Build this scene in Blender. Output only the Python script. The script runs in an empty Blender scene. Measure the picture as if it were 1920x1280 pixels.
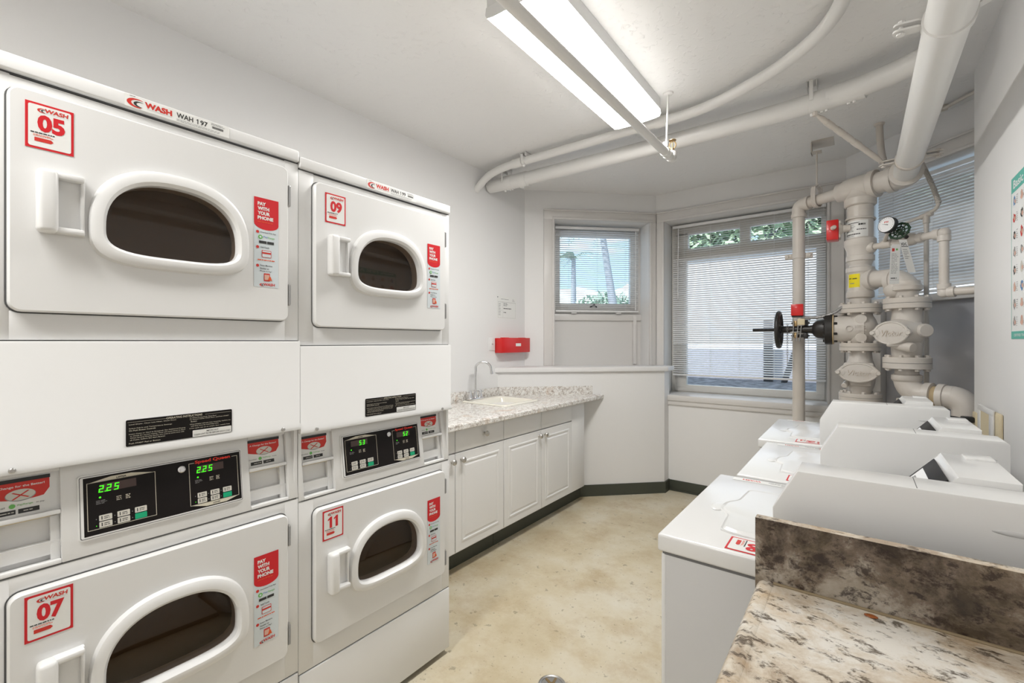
import bpy, bmesh, math, random
from mathutils import Vector, Matrix
from math import pi, sin, cos, radians as R

scene = bpy.context.scene
C = scene.collection
# ---------------------------------------------------------------- camera
cam = bpy.data.cameras.new('camera'); camo = bpy.data.objects.new('camera', cam); C.objects.link(camo)
cam.sensor_width = 36; cam.lens = 36 * 850 / 1920; cam.clip_start = 0.02
camo.location = (0, 0, 1.39); camo.rotation_euler = (R(90), 0, math.atan(650 / 850))
scene.camera = camo
# ---------------------------------------------------------------- world, sun, exposure
scene.view_settings.view_transform = 'Standard'; scene.view_settings.look = 'None'
scene.view_settings.gamma = 1; scene.view_settings.exposure = 2.05
w = bpy.data.worlds.new('sky'); scene.world = w; w.use_nodes = True
nt = w.node_tree; nt.nodes.clear()
def wn(t, **k):
    n = nt.nodes.new(t)
    for a, b in k.items(): setattr(n, a, b)
    return n
tc = wn('ShaderNodeTexCoord'); mp = wn('ShaderNodeMapping'); mp.inputs['Scale'].default_value = (2.2, 2.2, 9)
nz = wn('ShaderNodeTexNoise'); nz.inputs['Scale'].default_value = 2.3; nz.inputs['Detail'].default_value = 6
rp = wn('ShaderNodeValToRGB'); rp.color_ramp.elements[0].position = .47; rp.color_ramp.elements[0].color = (.46, .70, .92, 1)
rp.color_ramp.elements[1].position = .68; rp.color_ramp.elements[1].color = (.93, .95, .97, 1)
bg = wn('ShaderNodeBackground'); bg.inputs['Strength'].default_value = .44; wo = wn('ShaderNodeOutputWorld')
nt.links.new(tc.outputs['Generated'], mp.inputs[0]); nt.links.new(mp.outputs[0], nz.inputs[0])
nt.links.new(nz.outputs[0], rp.inputs[0]); nt.links.new(rp.outputs[0], bg.inputs[0]); nt.links.new(bg.outputs[0], wo.inputs[0])
sun = bpy.data.lights.new('sun', 'SUN'); sun.energy = 2.2; sun.angle = R(3); so = bpy.data.objects.new('sun', sun)
so.rotation_euler = (R(32), 0, R(-20)); C.objects.link(so)
LAMP = 8.5       # radiance of the fluorescent diffusers

# ---------------------------------------------------------------- materials
MT = {}
def mat(name, col, rough=.5, metal=0, emit=None, es=0, bump=None, noise=None, spec=None, coat=0):
    m = bpy.data.materials.new(name); m.use_nodes = True; n = m.node_tree; b = n.nodes['Principled BSDF']
    b.inputs['Base Color'].default_value = (*col, 1); b.inputs['Roughness'].default_value = rough
    b.inputs['Metallic'].default_value = metal
    if spec is not None: b.inputs['Specular IOR Level'].default_value = spec
    if coat: b.inputs['Coat Weight'].default_value = coat; b.inputs['Coat Roughness'].default_value = .08
    if emit: b.inputs['Emission Color'].default_value = (*emit, 1); b.inputs['Emission Strength'].default_value = es
    t = n.nodes.new('ShaderNodeTexCoord')
    if noise:
        sc, c2, lo, hi = noise
        q = n.nodes.new('ShaderNodeTexNoise'); q.inputs['Scale'].default_value = sc; q.inputs['Detail'].default_value = 6
        r = n.nodes.new('ShaderNodeValToRGB'); r.color_ramp.elements[0].position = lo; r.color_ramp.elements[1].position = hi
        r.color_ramp.elements[0].color = (*col, 1); r.color_ramp.elements[1].color = (*c2, 1)
        n.links.new(t.outputs['Object'], q.inputs['Vector']); n.links.new(q.outputs[0], r.inputs[0]); n.links.new(r.outputs[0], b.inputs['Base Color'])
    if bump:
        sc, st, dist = bump
        q = n.nodes.new('ShaderNodeTexNoise'); q.inputs['Scale'].default_value = sc; q.inputs['Detail'].default_value = 8
        bp = n.nodes.new('ShaderNodeBump'); bp.inputs['Strength'].default_value = st; bp.inputs['Distance'].default_value = dist
        n.links.new(t.outputs['Object'], q.inputs['Vector']); n.links.new(q.outputs[0], bp.inputs['Height']); n.links.new(bp.outputs[0], b.inputs['Normal'])
    MT[name] = m
    return m
mat('wall_paint', (.80, .795, .79), .55, bump=(60, .15, .002))
mat('wall_grey', (.50, .50, .53), .5, bump=(60, .1, .002))
mat('trim_paint', (.70, .68, .66), .35)
mat('trim_white', (.78, .77, .765), .35)
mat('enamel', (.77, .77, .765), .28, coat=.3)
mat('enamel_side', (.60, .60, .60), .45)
mat('plastic_white', (.79, .79, .785), .3)
mat('gap', (.03, .03, .03), .8)
mat('seam', (.16, .16, .16), .8)
mat('door_gap', (.09, .09, .09), .8)
mat('slot_shade', (.62, .62, .62), .5)
mat('black_panel', (.008, .006, .006), .45, spec=.2)
mat('black', (.015, .015, .015), .45)
mat('black_iron', (.02, .018, .017), .38, bump=(90, .2, .001))
mat('cream_ink', (.62, .58, .47), .5)
mat('ink', (.03, .03, .03), .6)
mat('ink_grey', (.30, .30, .30), .6)
mat('red', (.62, .012, .02), .4)
mat('red_paint', (.66, .008, .008), .3, coat=.3)
mat('red_ink', (.60, .03, .02), .5)
mat('orange_ink', (.75, .10, .02), .5)
mat('brand_red', (.80, .03, .01), .4, emit=(.8, .03, .01), es=.0)
mat('green_ink', (.16, .50, .12), .5)
mat('blue_ink', (.1, .25, .5), .5)
mat('sticker_white', (.80, .80, .78), .4)
mat('sticker_pale', (.66, .72, .75), .35)
mat('key_grey', (.62, .60, .54), .45)
mat('key_green', (.0, .36, .17), .4)
mat('led', (.02, .3, .01), .4, emit=(.06, 1, .01), es=.32)
mat('dull_display', (.07, .04, .035), .3)
mat('chrome', (.75, .75, .76), .12, 1)
mat('nickel', (.55, .53, .50), .3, 1)
mat('steel', (.48, .47, .46), .35, 1)
mat('drum_metal', (.20, .165, .13), .42, 1)
mat('aluminium', (.66, .64, .60), .4)
mat('pipe_paint', (.66, .62, .575), .38, bump=(25, .25, .004), noise=(3.5, (.58, .52, .45), .45, .8))
mat('pipe_white', (.76, .75, .73), .32, bump=(14, .2, .004))
mat('tan_glue', (.52, .40, .24), .7)
mat('caulk', (.25, .19, .11), .5)
mat('yellow', (.88, .74, .0), .5)
mat('brass', (.42, .30, .16), .35, 1)
mat('green_wheel', (.015, .045, .02), .35)
mat('gauge_white', (.85, .85, .86), .3)
mat('base_vinyl', (.055, .06, .045), .5)
mat('cabinet_white', (.80, .795, .79), .35)
mat('sink_cream', (.83, .80, .71), .2, coat=.4)
mat('blind_white', (.80, .80, .80), .4)
mat('lamp_body', (.75, .75, .74), .4)
mat('diffuser_side', (.9, .9, .9), .5, emit=(1, .985, .955), es=LAMP * .10)
mat('diffuser', (.9, .9, .9), .5, emit=(1, .985, .955), es=LAMP)
mat('teal', (.11, .46, .38), .5)
mat('poster_white', (.83, .84, .83), .4)
mat('skin_print', (.70, .42, .33), .5)
mat('panel_grey', (.42, .43, .47), .3, bump=(4, .3, .02), noise=(2.5, (.55, .53, .52), .3, .75))
mat('outlet_cream', (.72, .62, .42), .5)
mat('amber', (.32, .09, .02), .15)
mat('ext_wall', (.74, .73, .75), .8)
mat('ext_ground', (.10, .10, .11), .9, bump=(30, .8, .03), noise=(12, (.28, .28, .30), .4, .65))
mat('ext_plinth', (.36, .36, .41), .8)
mat('ext_dark', (.03, .03, .035), .6)
mat('leaf', (.16, .27, .13), .6, noise=(6, (.50, .60, .42), .3, .7))
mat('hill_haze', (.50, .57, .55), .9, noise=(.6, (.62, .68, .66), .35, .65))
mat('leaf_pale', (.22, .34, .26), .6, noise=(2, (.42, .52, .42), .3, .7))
mat('bark', (.34, .36, .40), .8)
def window_glass(name, tint=(1, 1, 1), gl=.08, rough=.0):
    m = bpy.data.materials.new(name); m.use_nodes = True; n = m.node_tree; n.nodes.clear()
    a = n.nodes.new('ShaderNodeBsdfTransparent'); a.inputs[0].default_value = (*tint, 1)
    g = n.nodes.new('ShaderNodeBsdfGlossy'); g.inputs['Roughness'].default_value = rough; g.inputs[0].default_value = (1, 1, 1, 1)
    x = n.nodes.new('ShaderNodeMixShader'); x.inputs[0].default_value = gl; o = n.nodes.new('ShaderNodeOutputMaterial')
    n.links.new(a.outputs[0], x.inputs[1]); n.links.new(g.outputs[0], x.inputs[2]); n.links.new(x.outputs[0], o.inputs[0]); MT[name] = m
window_glass('pane_glass', (.95, .97, .98), .012)
window_glass('door_glass', (.40, .33, .27), .035, .02)

def nodes_of(name, rough=.4):
    m = bpy.data.materials.new(name); m.use_nodes = True; MT[name] = m; n = m.node_tree
    b = n.nodes['Principled BSDF']; b.inputs['Roughness'].default_value = rough
    t = n.nodes.new('ShaderNodeTexCoord'); return n, b, t
def noise_ramp(n, t, scale, stops, detail=6, mapscale=None, rot=(0, 0, 0), dist=0.0, rough=.5):
    v = t.outputs['Object']
    if mapscale:
        mpn = n.nodes.new('ShaderNodeMapping'); mpn.inputs['Scale'].default_value = mapscale; mpn.inputs['Rotation'].default_value = rot
        n.links.new(v, mpn.inputs[0]); v = mpn.outputs[0]
    q = n.nodes.new('ShaderNodeTexNoise'); q.inputs['Scale'].default_value = scale; q.inputs['Detail'].default_value = detail
    q.inputs['Distortion'].default_value = dist; q.inputs['Roughness'].default_value = rough
    n.links.new(v, q.inputs['Vector'])
    r = n.nodes.new('ShaderNodeValToRGB'); e = r.color_ramp.elements
    while len(e) < len(stops): e.new(.5)
    for k, (p, c) in enumerate(stops): e[k].position = p; e[k].color = (*c, 1) if len(c) == 3 else c
    n.links.new(q.outputs[0], r.inputs[0]); return r.outputs[0]
def mixc(n, fac, a, b):
    x = n.nodes.new('ShaderNodeMix'); x.data_type = 'RGBA'
    n.links.new(fac, x.inputs[0])
    for s, k in ((a, 6), (b, 7)):
        if isinstance(s, tuple): x.inputs[k].default_value = (*s, 1)
        else: n.links.new(s, x.inputs[k])
    return x.outputs[2]
# floor: sealed beige concrete with stains
n, b, t = nodes_of('floor_concrete', .42)
base = noise_ramp(n, t, 1.6, [(.34, (.47, .385, .245)), (.47, (.56, .485, .34)), (.56, (.61, .55, .425)), (.68, (.65, .61, .51))], 12, rough=.68)
f1 = noise_ramp(n, t, 17, [(.63, (0, 0, 0)), (.665, (.6, .6, .6))], 6, rough=.6)
c1 = mixc(n, f1, base, (.22, .19, .13))
f2 = noise_ramp(n, t, 60, [(.66, (0, 0, 0)), (.70, (.7, .7, .7))], 3)
c2 = mixc(n, f2, c1, (.30, .25, .17))
f3 = noise_ramp(n, t, 3.5, [(.50, (0, 0, 0)), (.72, (.7, .7, .7))], 10, rough=.72)
c3 = mixc(n, f3, c2, (.40, .29, .16))
n.links.new(c3, b.inputs['Base Color'])
# ceiling: textured plaster
n, b, t = nodes_of('ceiling_plaster', .38)
b.inputs['Base Color'].default_value = (.86, .855, .845, 1)
q = n.nodes.new('ShaderNodeTexNoise'); q.inputs['Scale'].default_value = 34; q.inputs['Detail'].default_value = 8; q.inputs['Distortion'].default_value = .6
q2 = n.nodes.new('ShaderNodeTexVoronoi'); q2.inputs['Scale'].default_value = 7; q2.feature = 'DISTANCE_TO_EDGE'
q3 = n.nodes.new('ShaderNodeTexNoise'); q3.inputs['Scale'].default_value = 4
for x in (q, q3): n.links.new(t.outputs['Object'], x.inputs['Vector'])
mth = n.nodes.new('ShaderNodeMath'); mth.operation = 'MULTIPLY'
rr = n.nodes.new('ShaderNodeValToRGB'); rr.color_ramp.elements[0].position = .56; rr.color_ramp.elements[1].position = .80
n.links.new(q.outputs[0], rr.inputs[0]); n.links.new(rr.outputs[0], mth.inputs[0]); n.links.new(q3.outputs[0], mth.inputs[1])
bp = n.nodes.new('ShaderNodeBump'); bp.inputs['Strength'].default_value = .8; bp.inputs['Distance'].default_value = .006
n.links.new(mth.outputs[0], bp.inputs['Height']); n.links.new(bp.outputs[0], b.inputs['Normal'])
# rear worktop: pale speckled laminate
n, b, t = nodes_of('speckled_laminate', .22)
base = noise_ramp(n, t, 42, [(.36, (.50, .45, .40)), (.47, (.76, .73, .69)), (.62, (.86, .85, .82))], 5)
f = noise_ramp(n, t, 120, [(.56, (0, 0, 0)), (.62, (.8, .8, .8))], 3, dist=.5)
c = mixc(n, f, base, (.26, .22, .20))
f = noise_ramp(n, t, 7, [(.62, (0, 0, 0)), (.75, (.6, .6, .6))], 3)
c = mixc(n, f, c, (.62, .44, .30))
n.links.new(c, b.inputs['Base Color'])
# near worktop: big veined granite-look laminate
def granite(name, lo, mid, hi, dark, warm, k, rough):
    n, b, t = nodes_of(name, rough)
    base = noise_ramp(n, t, 7, [(.40, lo), (.50, mid), (.59, hi)], 12, rough=.72, dist=.3)
    f = noise_ramp(n, t, 3.2, [(.50, (0, 0, 0)), (.66, (k, k, k))], 10, (1, 1.4, 1), (0, 0, .5), rough=.7)
    c = mixc(n, f, base, warm)
    f = noise_ramp(n, t, 34, [(.53, (0, 0, 0)), (.60, (.85, .85, .85))], 12, (.75, 1.25, 1), (0, 0, .6), dist=.3, rough=.74)
    c = mixc(n, f, c, dark)
    f = noise_ramp(n, t, 55, [(.60, (0, 0, 0)), (.67, (.9, .9, .9))], 4, (.6, 1.6, 1), (0, 0, .6), rough=.6)
    f2 = noise_ramp(n, t, 6, [(.42, (0, 0, 0)), (.58, (1, 1, 1))], 5)
    m = n.nodes.new('ShaderNodeMix'); m.data_type = 'RGBA'; m.blend_type = 'MULTIPLY'; m.inputs[0].default_value = 1
    n.links.new(f, m.inputs[6]); n.links.new(f2, m.inputs[7])
    c = mixc(n, m.outputs[2], c, dark)
    n.links.new(c, b.inputs['Base Color'])
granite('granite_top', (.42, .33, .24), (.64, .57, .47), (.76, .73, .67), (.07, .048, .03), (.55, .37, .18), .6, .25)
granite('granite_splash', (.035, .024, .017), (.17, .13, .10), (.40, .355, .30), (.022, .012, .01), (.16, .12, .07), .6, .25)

# ---------------------------------------------------------------- mesh builder
I4 = Matrix.Identity(4)
_txt = {}
def text_mesh(s, bold):
    k = (s, bold)
    if k not in _txt:
        cu = bpy.data.curves.new('t', 'FONT'); cu.body = s; cu.align_x = 'LEFT'; cu.size = 1; cu.offset = bold; cu.resolution_u = 3
        o = bpy.data.objects.new('t', cu); C.objects.link(o); bpy.context.view_layer.update()
        dg = bpy.context.evaluated_depsgraph_get()
        me = bpy.data.meshes.new_from_object(o.evaluated_get(dg))
        vs = [v.co.copy() for v in me.vertices]; fs = [tuple(p.vertices) for p in me.polygons]
        bpy.data.objects.remove(o); bpy.data.curves.remove(cu); bpy.data.meshes.remove(me)
        x0 = min(v.x for v in vs); x1 = max(v.x for v in vs); y0 = min(v.y for v in vs); y1 = max(v.y for v in vs)
        _txt[k] = (vs, fs, x0, x1, y0, y1)
    return _txt[k]
def frame(o, x, y):
    x = Vector(x).normalized(); y = Vector(y).normalized(); z = x.cross(y).normalized()
    m = Matrix((x, y, z)).transposed().to_4x4(); m.translation = Vector(o); return m
def rrect(x0, y0, x1, y1, r, k=5):
    if r <= 0: return [(x0, y0), (x1, y0), (x1, y1), (x0, y1)]
    p = []
    for cx, cy, a in ((x1 - r, y0 + r, -90), (x1 - r, y1 - r, 0), (x0 + r, y1 - r, 90), (x0 + r, y0 + r, 180)):
        for i in range(k + 1):
            q = R(a + 90 * i / k); p.append((cx + r * cos(q), cy + r * sin(q)))
    return p
OFF = {}      # things whose children are written in room coordinates
class MB:
    def __init__(s, M=None): s.v = []; s.f = []; s.m = []; s.mats = []; s.M = M or I4
    def mi(s, m):
        if m not in s.mats: s.mats.append(m)
        return s.mats.index(m)
    def add(s, vs, fs, m, M=None):
        T = s.M @ M if M is not None else s.M
        b = len(s.v); s.v += [T @ Vector(v) for v in vs]; k = s.mi(m)
        for f in fs: s.f.append(tuple(b + i for i in f)); s.m.append(k)
        return s
    def box(s, lo, hi, m, bev=0, seg=2, M=None):
        lo = [min(a, b) for a, b in zip(lo, hi)], [max(a, b) for a, b in zip(lo, hi)]
        (x0, y0, z0), (x1, y1, z1) = lo
        vs = [(x0, y0, z0), (x1, y0, z0), (x1, y1, z0), (x0, y1, z0), (x0, y0, z1), (x1, y0, z1), (x1, y1, z1), (x0, y1, z1)]
        fs = [(0, 3, 2, 1), (4, 5, 6, 7), (0, 1, 5, 4), (1, 2, 6, 5), (2, 3, 7, 6), (3, 0, 4, 7)]
        if bev > 0:
            bm = bmesh.new(); q = [bm.verts.new(v) for v in vs]
            for f in fs: bm.faces.new([q[i] for i in f])
            bev = min(bev, (x1 - x0) * .49, (y1 - y0) * .49, (z1 - z0) * .49)
            bmesh.ops.bevel(bm, geom=bm.edges[:], offset=bev, segments=seg, profile=.5, affect='EDGES')
            bm.verts.index_update(); vs = [v.co.copy() for v in bm.verts]; fs = [tuple(v.index for v in f.verts) for f in bm.faces]; bm.free()
        return s.add(vs, fs, m, M)
    def prism(s, poly, c0, c1, m, M=None, bev=0):
        n = len(poly); vs = [(x, y, c0) for x, y in poly] + [(x, y, c1) for x, y in poly]
        if c1 < c0: vs = vs[n:] + vs[:n]
        fs = [tuple(range(n))[::-1], tuple(range(n, 2 * n))] + [(i, (i + 1) % n, n + (i + 1) % n, n + i) for i in range(n)]
        if bev > 0:
            bm = bmesh.new(); q = [bm.verts.new(v) for v in vs]
            for f in fs: bm.faces.new([q[i] for i in f])
            bmesh.ops.bevel(bm, geom=list(bm.faces[:][0].edges) + list(bm.faces[:][1].edges), offset=bev, segments=2, profile=.5, affect='EDGES')
            bm.verts.index_update(); vs = [v.co.copy() for v in bm.verts]; fs = [tuple(v.index for v in f.verts) for f in bm.faces]; bm.free()
        return s.add(vs, fs, m, M)
    def loft(s, loops, m, M=None, closed=True, cap0=False, cap1=False):
        n = len(loops[0]); vs = [p for l in loops for p in l]; fs = []
        for a in range(len(loops) - 1):
            for i in range(n if closed else n - 1):
                j = (i + 1) % n; fs.append((a * n + i, a * n + j, (a + 1) * n + j, (a + 1) * n + i))
        if cap0: fs.append(tuple(range(n))[::-1])
        if cap1: fs.append(tuple(range((len(loops) - 1) * n, len(loops) * n)))
        return s.add(vs, fs, m, M)
    def lathe(s, o, ax, prof, m, n=32, M=None):      # prof: (radius, height along axis)
        ax = Vector(ax).normalized(); u = ax.orthogonal().normalized(); v = ax.cross(u); o = Vector(o)
        loops = [[o + ax * h + (u * cos(2 * pi * i / n) + v * sin(2 * pi * i / n)) * max(r, 1e-5) for i in range(n)] for r, h in prof]
        return s.loft(loops, m, M, True, prof[0][0] > 1e-4, prof[-1][0] > 1e-4)
    def cyl(s, p0, p1, r, m, n=24, r2=None, M=None):
        p0 = Vector(p0); p1 = Vector(p1); d = p1 - p0
        return s.lathe(p0, d, [(r, 0), (r if r2 is None else r2, d.length)], m, n, M)
    def tube(s, pts, r, m, n=14, M=None, caps=True):
        P = [Vector(p) for p in pts]; loops = []; u = None
        for i, p in enumerate(P):
            t = (P[min(i + 1, len(P) - 1)] - P[max(i - 1, 0)]).normalized()
            if u is None: u = t.orthogonal().normalized()
            u = (u - t * u.dot(t)).normalized(); v = t.cross(u)
            rr = r[i] if isinstance(r, (list, tuple)) else r
            loops.append([p + (u * cos(2 * pi * k / n) + v * sin(2 * pi * k / n)) * rr for k in range(n)])
        return s.loft(loops, m, M, True, caps, caps)
    def ball(s, c, r, m, n=16, M=None):
        rx = r if isinstance(r, (tuple, list)) else (r, r, r); c = Vector(c); h = n // 2; loops = []
        for j in range(1, h):
            a = pi * j / h
            loops.append([c + Vector((rx[0] * sin(a) * cos(2 * pi * i / n), rx[1] * sin(a) * sin(2 * pi * i / n), -rx[2] * cos(a))) for i in range(n)])
        return s.loft(loops, m, M, True, True, True)
    def torus(s, c, ax, Rr, r, m, n=32, k=8, M=None):
        ax = Vector(ax).normalized(); u = ax.orthogonal().normalized(); v = ax.cross(u); c = Vector(c); loops = []
        for i in range(n + 1):
            a = 2 * pi * i / n; d = u * cos(a) + v * sin(a)
            loops.append([c + d * (Rr + r * cos(2 * pi * j / k)) + ax * r * sin(2 * pi * j / k) for j in range(k)])
        return s.loft(loops, m, M)
    def text(s, body, x, y, h, m, z=0, w=None, bold=0.0, align='L', M=None, italic=0):
        # text with baseline-left (x,y), cap height h, optional total width w, lying in the local XY plane
        vs, fs, x0, x1, y0, y1 = text_mesh(body, bold)
        k = h / max(y1 - y0, .01); kx = k if w is None else w / (x1 - x0)
        wd = (x1 - x0) * kx; ox = {'L': 0, 'C': -wd / 2, 'R': -wd}[align]
        return s.add([(x + ox + (v.x - x0) * kx + italic * (v.y - y0) * k, y + (v.y - y0) * k, z) for v in vs], fs, m, M)
    def quad(s, x0, y0, x1, y1, m, z=0, M=None):
        return s.add([(x0, y0, z), (x1, y0, z), (x1, y1, z), (x0, y1, z)], [(0, 1, 2, 3)], m, M)
    def poly(s, p, m, z=0, M=None): return s.add([(a, b, z) for a, b in p], [tuple(range(len(p)))], m, M)
    def lines(s, x0, y0, x1, y1, rows, m, z=0, fill=.45, seed=1, M=None, minw=.5):   # rows of tiny unreadable print
        rnd = random.Random(seed); dy = (y1 - y0) / rows
        for i in range(rows):
            y = y1 - dy * (i + .5); x = x0; end = x0 + (x1 - x0) * rnd.uniform(minw, 1)
            while x < end:
                l = rnd.uniform(1.2, 4) * abs(dy) * .7; s.quad(x, y - dy * fill / 2, min(x + l, end), y + dy * fill / 2, m, z, M); x += l + abs(dy) * .35
        return s
    def build(s, name, parent=None, smooth=35, **props):
        off = OFF.get(parent.name) if parent else None
        me = bpy.data.meshes.new(name); me.from_pydata([tuple(v - off) if off else tuple(v) for v in s.v], [], s.f)
        for m in s.mats: me.materials.append(MT[m])
        me.polygons.foreach_set('material_index', s.m)
        bm = bmesh.new(); bm.from_mesh(me); bmesh.ops.recalc_face_normals(bm, faces=bm.faces[:]); bm.to_mesh(me); bm.free()
        if smooth:
            me.shade_smooth(); me.set_sharp_from_angle(angle=R(smooth))
        o = bpy.data.objects.new(name, me); C.objects.link(o)
        if parent:
            o.parent = parent
            if off: OFF[o.name] = off
        for k, v in props.items(): o[k] = v
        return o
def thing(name, label, cat, loc=(0, 0, 0), rz=0, group=None):
    o = bpy.data.objects.new(name, None); o.empty_display_size = .05; C.objects.link(o)
    o.location = loc; o.rotation_euler = (0, 0, rz); o['label'] = label; o['category'] = cat
    if group: o['group'] = group
    return o
def single(o, label, cat, group=None):
    o['label'] = label; o['category'] = cat
    if group: o['group'] = group
    return o
def rebase(o, p):        # move a one-mesh thing's origin to its base point
    o.data.transform(Matrix.Translation(-Vector(p))); o.location = p; return o
def struct(mb, name, **k): return mb.build(name, kind='structure', **k)
def arc3(c, u, v, r, a0, a1, n=10):
    c = Vector(c); u = Vector(u).normalized(); v = Vector(v).normalized()
    return [c + u * r * cos(R(a0 + (a1 - a0) * i / n)) + v * r * sin(R(a0 + (a1 - a0) * i / n)) for i in range(n + 1)]
def smooth_path(P, sub=8):
    P = [Vector(p) for p in P]; out = []
    for i in range(len(P) - 1):
        a = P[max(i - 1, 0)]; b = P[i]; c = P[i + 1]; d = P[min(i + 2, len(P) - 1)]
        for k in range(sub):
            t = k / sub
            out.append(.5 * ((2 * b) + (c - a) * t + (2 * a - 5 * b + 4 * c - d) * t * t + (3 * b - a - 3 * c + d) * t ** 3))
    out.append(P[-1]); return out
def fillet(P, r, n=6):          # polyline with rounded corners
    P = [Vector(p) for p in P]; out = [P[0]]
    for i in range(1, len(P) - 1):
        a = (P[i - 1] - P[i]); b = (P[i + 1] - P[i]); k = min(r, a.length * .49, b.length * .49)
        p0 = P[i] + a.normalized() * k; p1 = P[i] + b.normalized() * k
        for j in range(n + 1):
            t = j / n; out.append(p0.lerp(P[i], t).lerp(P[i].lerp(p1, t), t))
    out.append(P[-1]); return out

# ================================================================ ROOM SHELL
CZ = 2.825
MB().box((-2.8, -2.3, -.1), (1.6, 4.9, 0), 'floor_concrete').build('floor', kind='structure')
MB().box((-2.8, -2.3, CZ), (1.6, 4.9, CZ + .15), 'ceiling_plaster').build('ceiling', kind='structure')
struct(MB().box((-2.66, -2.1, 0), (-2.51, 3.6, CZ), 'wall_paint'), 'wall_left')
struct(MB().box((-2.66, -2.25, 0), (.7, -2.1, CZ), 'wall_paint'), 'wall_back')
struct(MB().box((.49, -2.1, 0), (.66, 3.42, CZ), 'wall_paint'), 'wall_right')
struct(MB().box((.66, 3.27, 0), (1.45, 3.42, CZ), 'wall_paint'), 'wall_recess')
S2 = math.sqrt(.5)
def fr_wall(o, d, out):         # local x along the wall, y outward, z up
    m = Matrix(((d[0], out[0], 0), (d[1], out[1], 0), (0, 0, 1))).to_4x4(); m.translation = Vector(o); return m
W1 = fr_wall((-2.51, 3.48, 0), (S2, S2), (-S2, S2)); L1 = 1.31
W2 = fr_wall((-1.584, 4.406, 0), (1, 0), (0, 1)); L2 = 1.506
W3 = fr_wall((-.078, 4.406, 0), (S2, -S2), (S2, S2)); L3 = 1.75
def wall_open(name, M, L, x0, x1, z0, z1, th, zb=0, ext=(0, 0)):
    b = MB(M); e0, e1 = ext
    b.box((-e0, 0, zb), (x0, th, CZ), 'wall_paint'); b.box((x1, 0, zb), (L + e1, th, CZ), 'wall_paint')
    b.box((x0, 0, zb), (x1, th, z0), 'wall_paint'); b.box((x0, 0, z1), (x1, th, CZ), 'wall_paint')
    return struct(b, name)
wall_open('wall_front_left', W1, L1, .283, 1.233, 1.15, 2.552, .26)
wall_open('wall_front', W2, L2, .085, 1.385, .86, 2.548, .26)
wall_open('wall_front_right', W3, L3, .17, 1.62, .70, 2.537, .26)
# thicker lower part of the front wall under the sill
struct(MB(W2).box((-.03, -.126, 0), (L2 - .02, 0, .82), 'wall_paint'), 'wall_front_lower')
# half wall (boxed-in pipe chase) and its ledge
hw = [(-2.51, 3.075), (-1.42, 4.165), (-1.42, 4.30), (-1.584, 4.406), (-2.51, 3.48)]
struct(MB().prism(hw, 0, 1.12, 'wall_paint'), 'wall_half')
lg = [(-2.51, 3.04), (-1.40, 4.15), (-1.385, 4.165), (-1.385, 4.33), (-1.50, 4.406), (-1.584, 4.406), (-2.51, 3.48)]
struct(MB().prism(lg, 1.12, 1.16, 'trim_white', bev=.005), 'trim_1')
# window casings and sill
def casing(name, M, x0, xi0, xi1, x1, z0, zi1, z1):
    b = MB(M)
    for (a, c) in ((x0, xi0), (xi1, x1)):
        b.box((a, -.020, z0), (c, 0, zi1), 'trim_paint', .003)
    b.box((x0, -.020, zi1), (x1, 0, z1), 'trim_paint', .003)
    s = .020  # inner bead
    b.box((xi0 - s, -.030, z0), (xi0 - .001, -.019, zi1), 'trim_paint', .003); b.box((xi1 + .001, -.030, z0), (xi1 + s, -.019, zi1), 'trim_paint', .003)
    b.box((xi0 - s, -.0305, zi1 + .001), (xi1 + s, -.019, zi1 + s), 'trim_paint', .003)
    b.box((x0, -.030, z1 - .014), (x1, -.019, z1 + .001), 'trim_paint', .003)
    return struct(b, name)
casing('trim_2', W1, .182, .283, 1.233, 1.30, 1.16, 2.552, 2.646)
casing('trim_3', W2, .012, .085, 1.385, 1.495, .89, 2.548, 2.646)
casing('trim_4', W3, .02, .17, 1.62, 1.74, .70, 2.537, 2.64)
b = MB(W2); b.box((-.05, -.155, .84), (L2 - .01, .255, .892), 'trim_paint', .006); b.box((-.03, -.143, .80), (L2 - .02, -.12, .84), 'trim_paint', .004)
struct(b, 'trim_5')
# vinyl cove base
b = MB(); th = .006
b.prism([(-1.978, 3.595), (-1.42, 4.153), (-1.408, 4.16), (-1.408, 4.28), (-1.42, 4.28), (-1.42, 4.165), (-1.978, 3.607)], 0, .102, 'base_vinyl')
struct(b, 'baseboard_half_wall')
b = MB(W2); b.box((.17, -.134, 0), (1.49, -.126, .10), 'base_vinyl', .002); b.box((.17, -.142, 0), (1.49, -.126, .012), 'base_vinyl', .004)
struct(b, 'baseboard_front')

# ---------------------------------------------------------------- windows
def sash(b, x0, x1, z0, z1, w, y0, y1, m):
    b.box((x0, y0, z0), (x0 + w, y1, z1), m, .003); b.box((x1 - w, y0, z0), (x1, y1, z1), m, .003)
    b.box((x0 + w, y0, z0), (x1 - w, y1, z0 + w), m, .003); b.box((x0 + w, y0, z1 - w), (x1 - w, y1, z1), m, .003)
# window_1: small sash above a painted panel
b = MB(W1); b.box((.280, .195, 1.145), (1.236, .25, 1.66), 'trim_paint'); b.box((.283, .17, 1.60), (1.233, .20, 1.665), 'trim_paint', .006)
b.box((1.145, .165, 1.16), (1.18, .2, 1.66), 'trim_paint', .004)
for q in (.52, .98): b.box((q - .025, .135, 1.668), (q + .025, .165, 1.680), 'trim_white', .002)
sash(b, .280, 1.236, 1.66, 2.555, .110, .20, .25, 'trim_paint')
w1o = struct(b, 'window_1')
MB(W1).box((.37, .222, 1.75), (1.15, .226, 2.46), 'pane_glass').build('pane', w1o, 0)
b = MB(W1); b.tube([W1.inverted() @ (W1 @ Vector(p)) for p in [(.70, .195, 1.735), (.735, .17, 1.76), (.77, .195, 1.735)]], .006, 'black'); b.build('latch', w1o)
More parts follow.
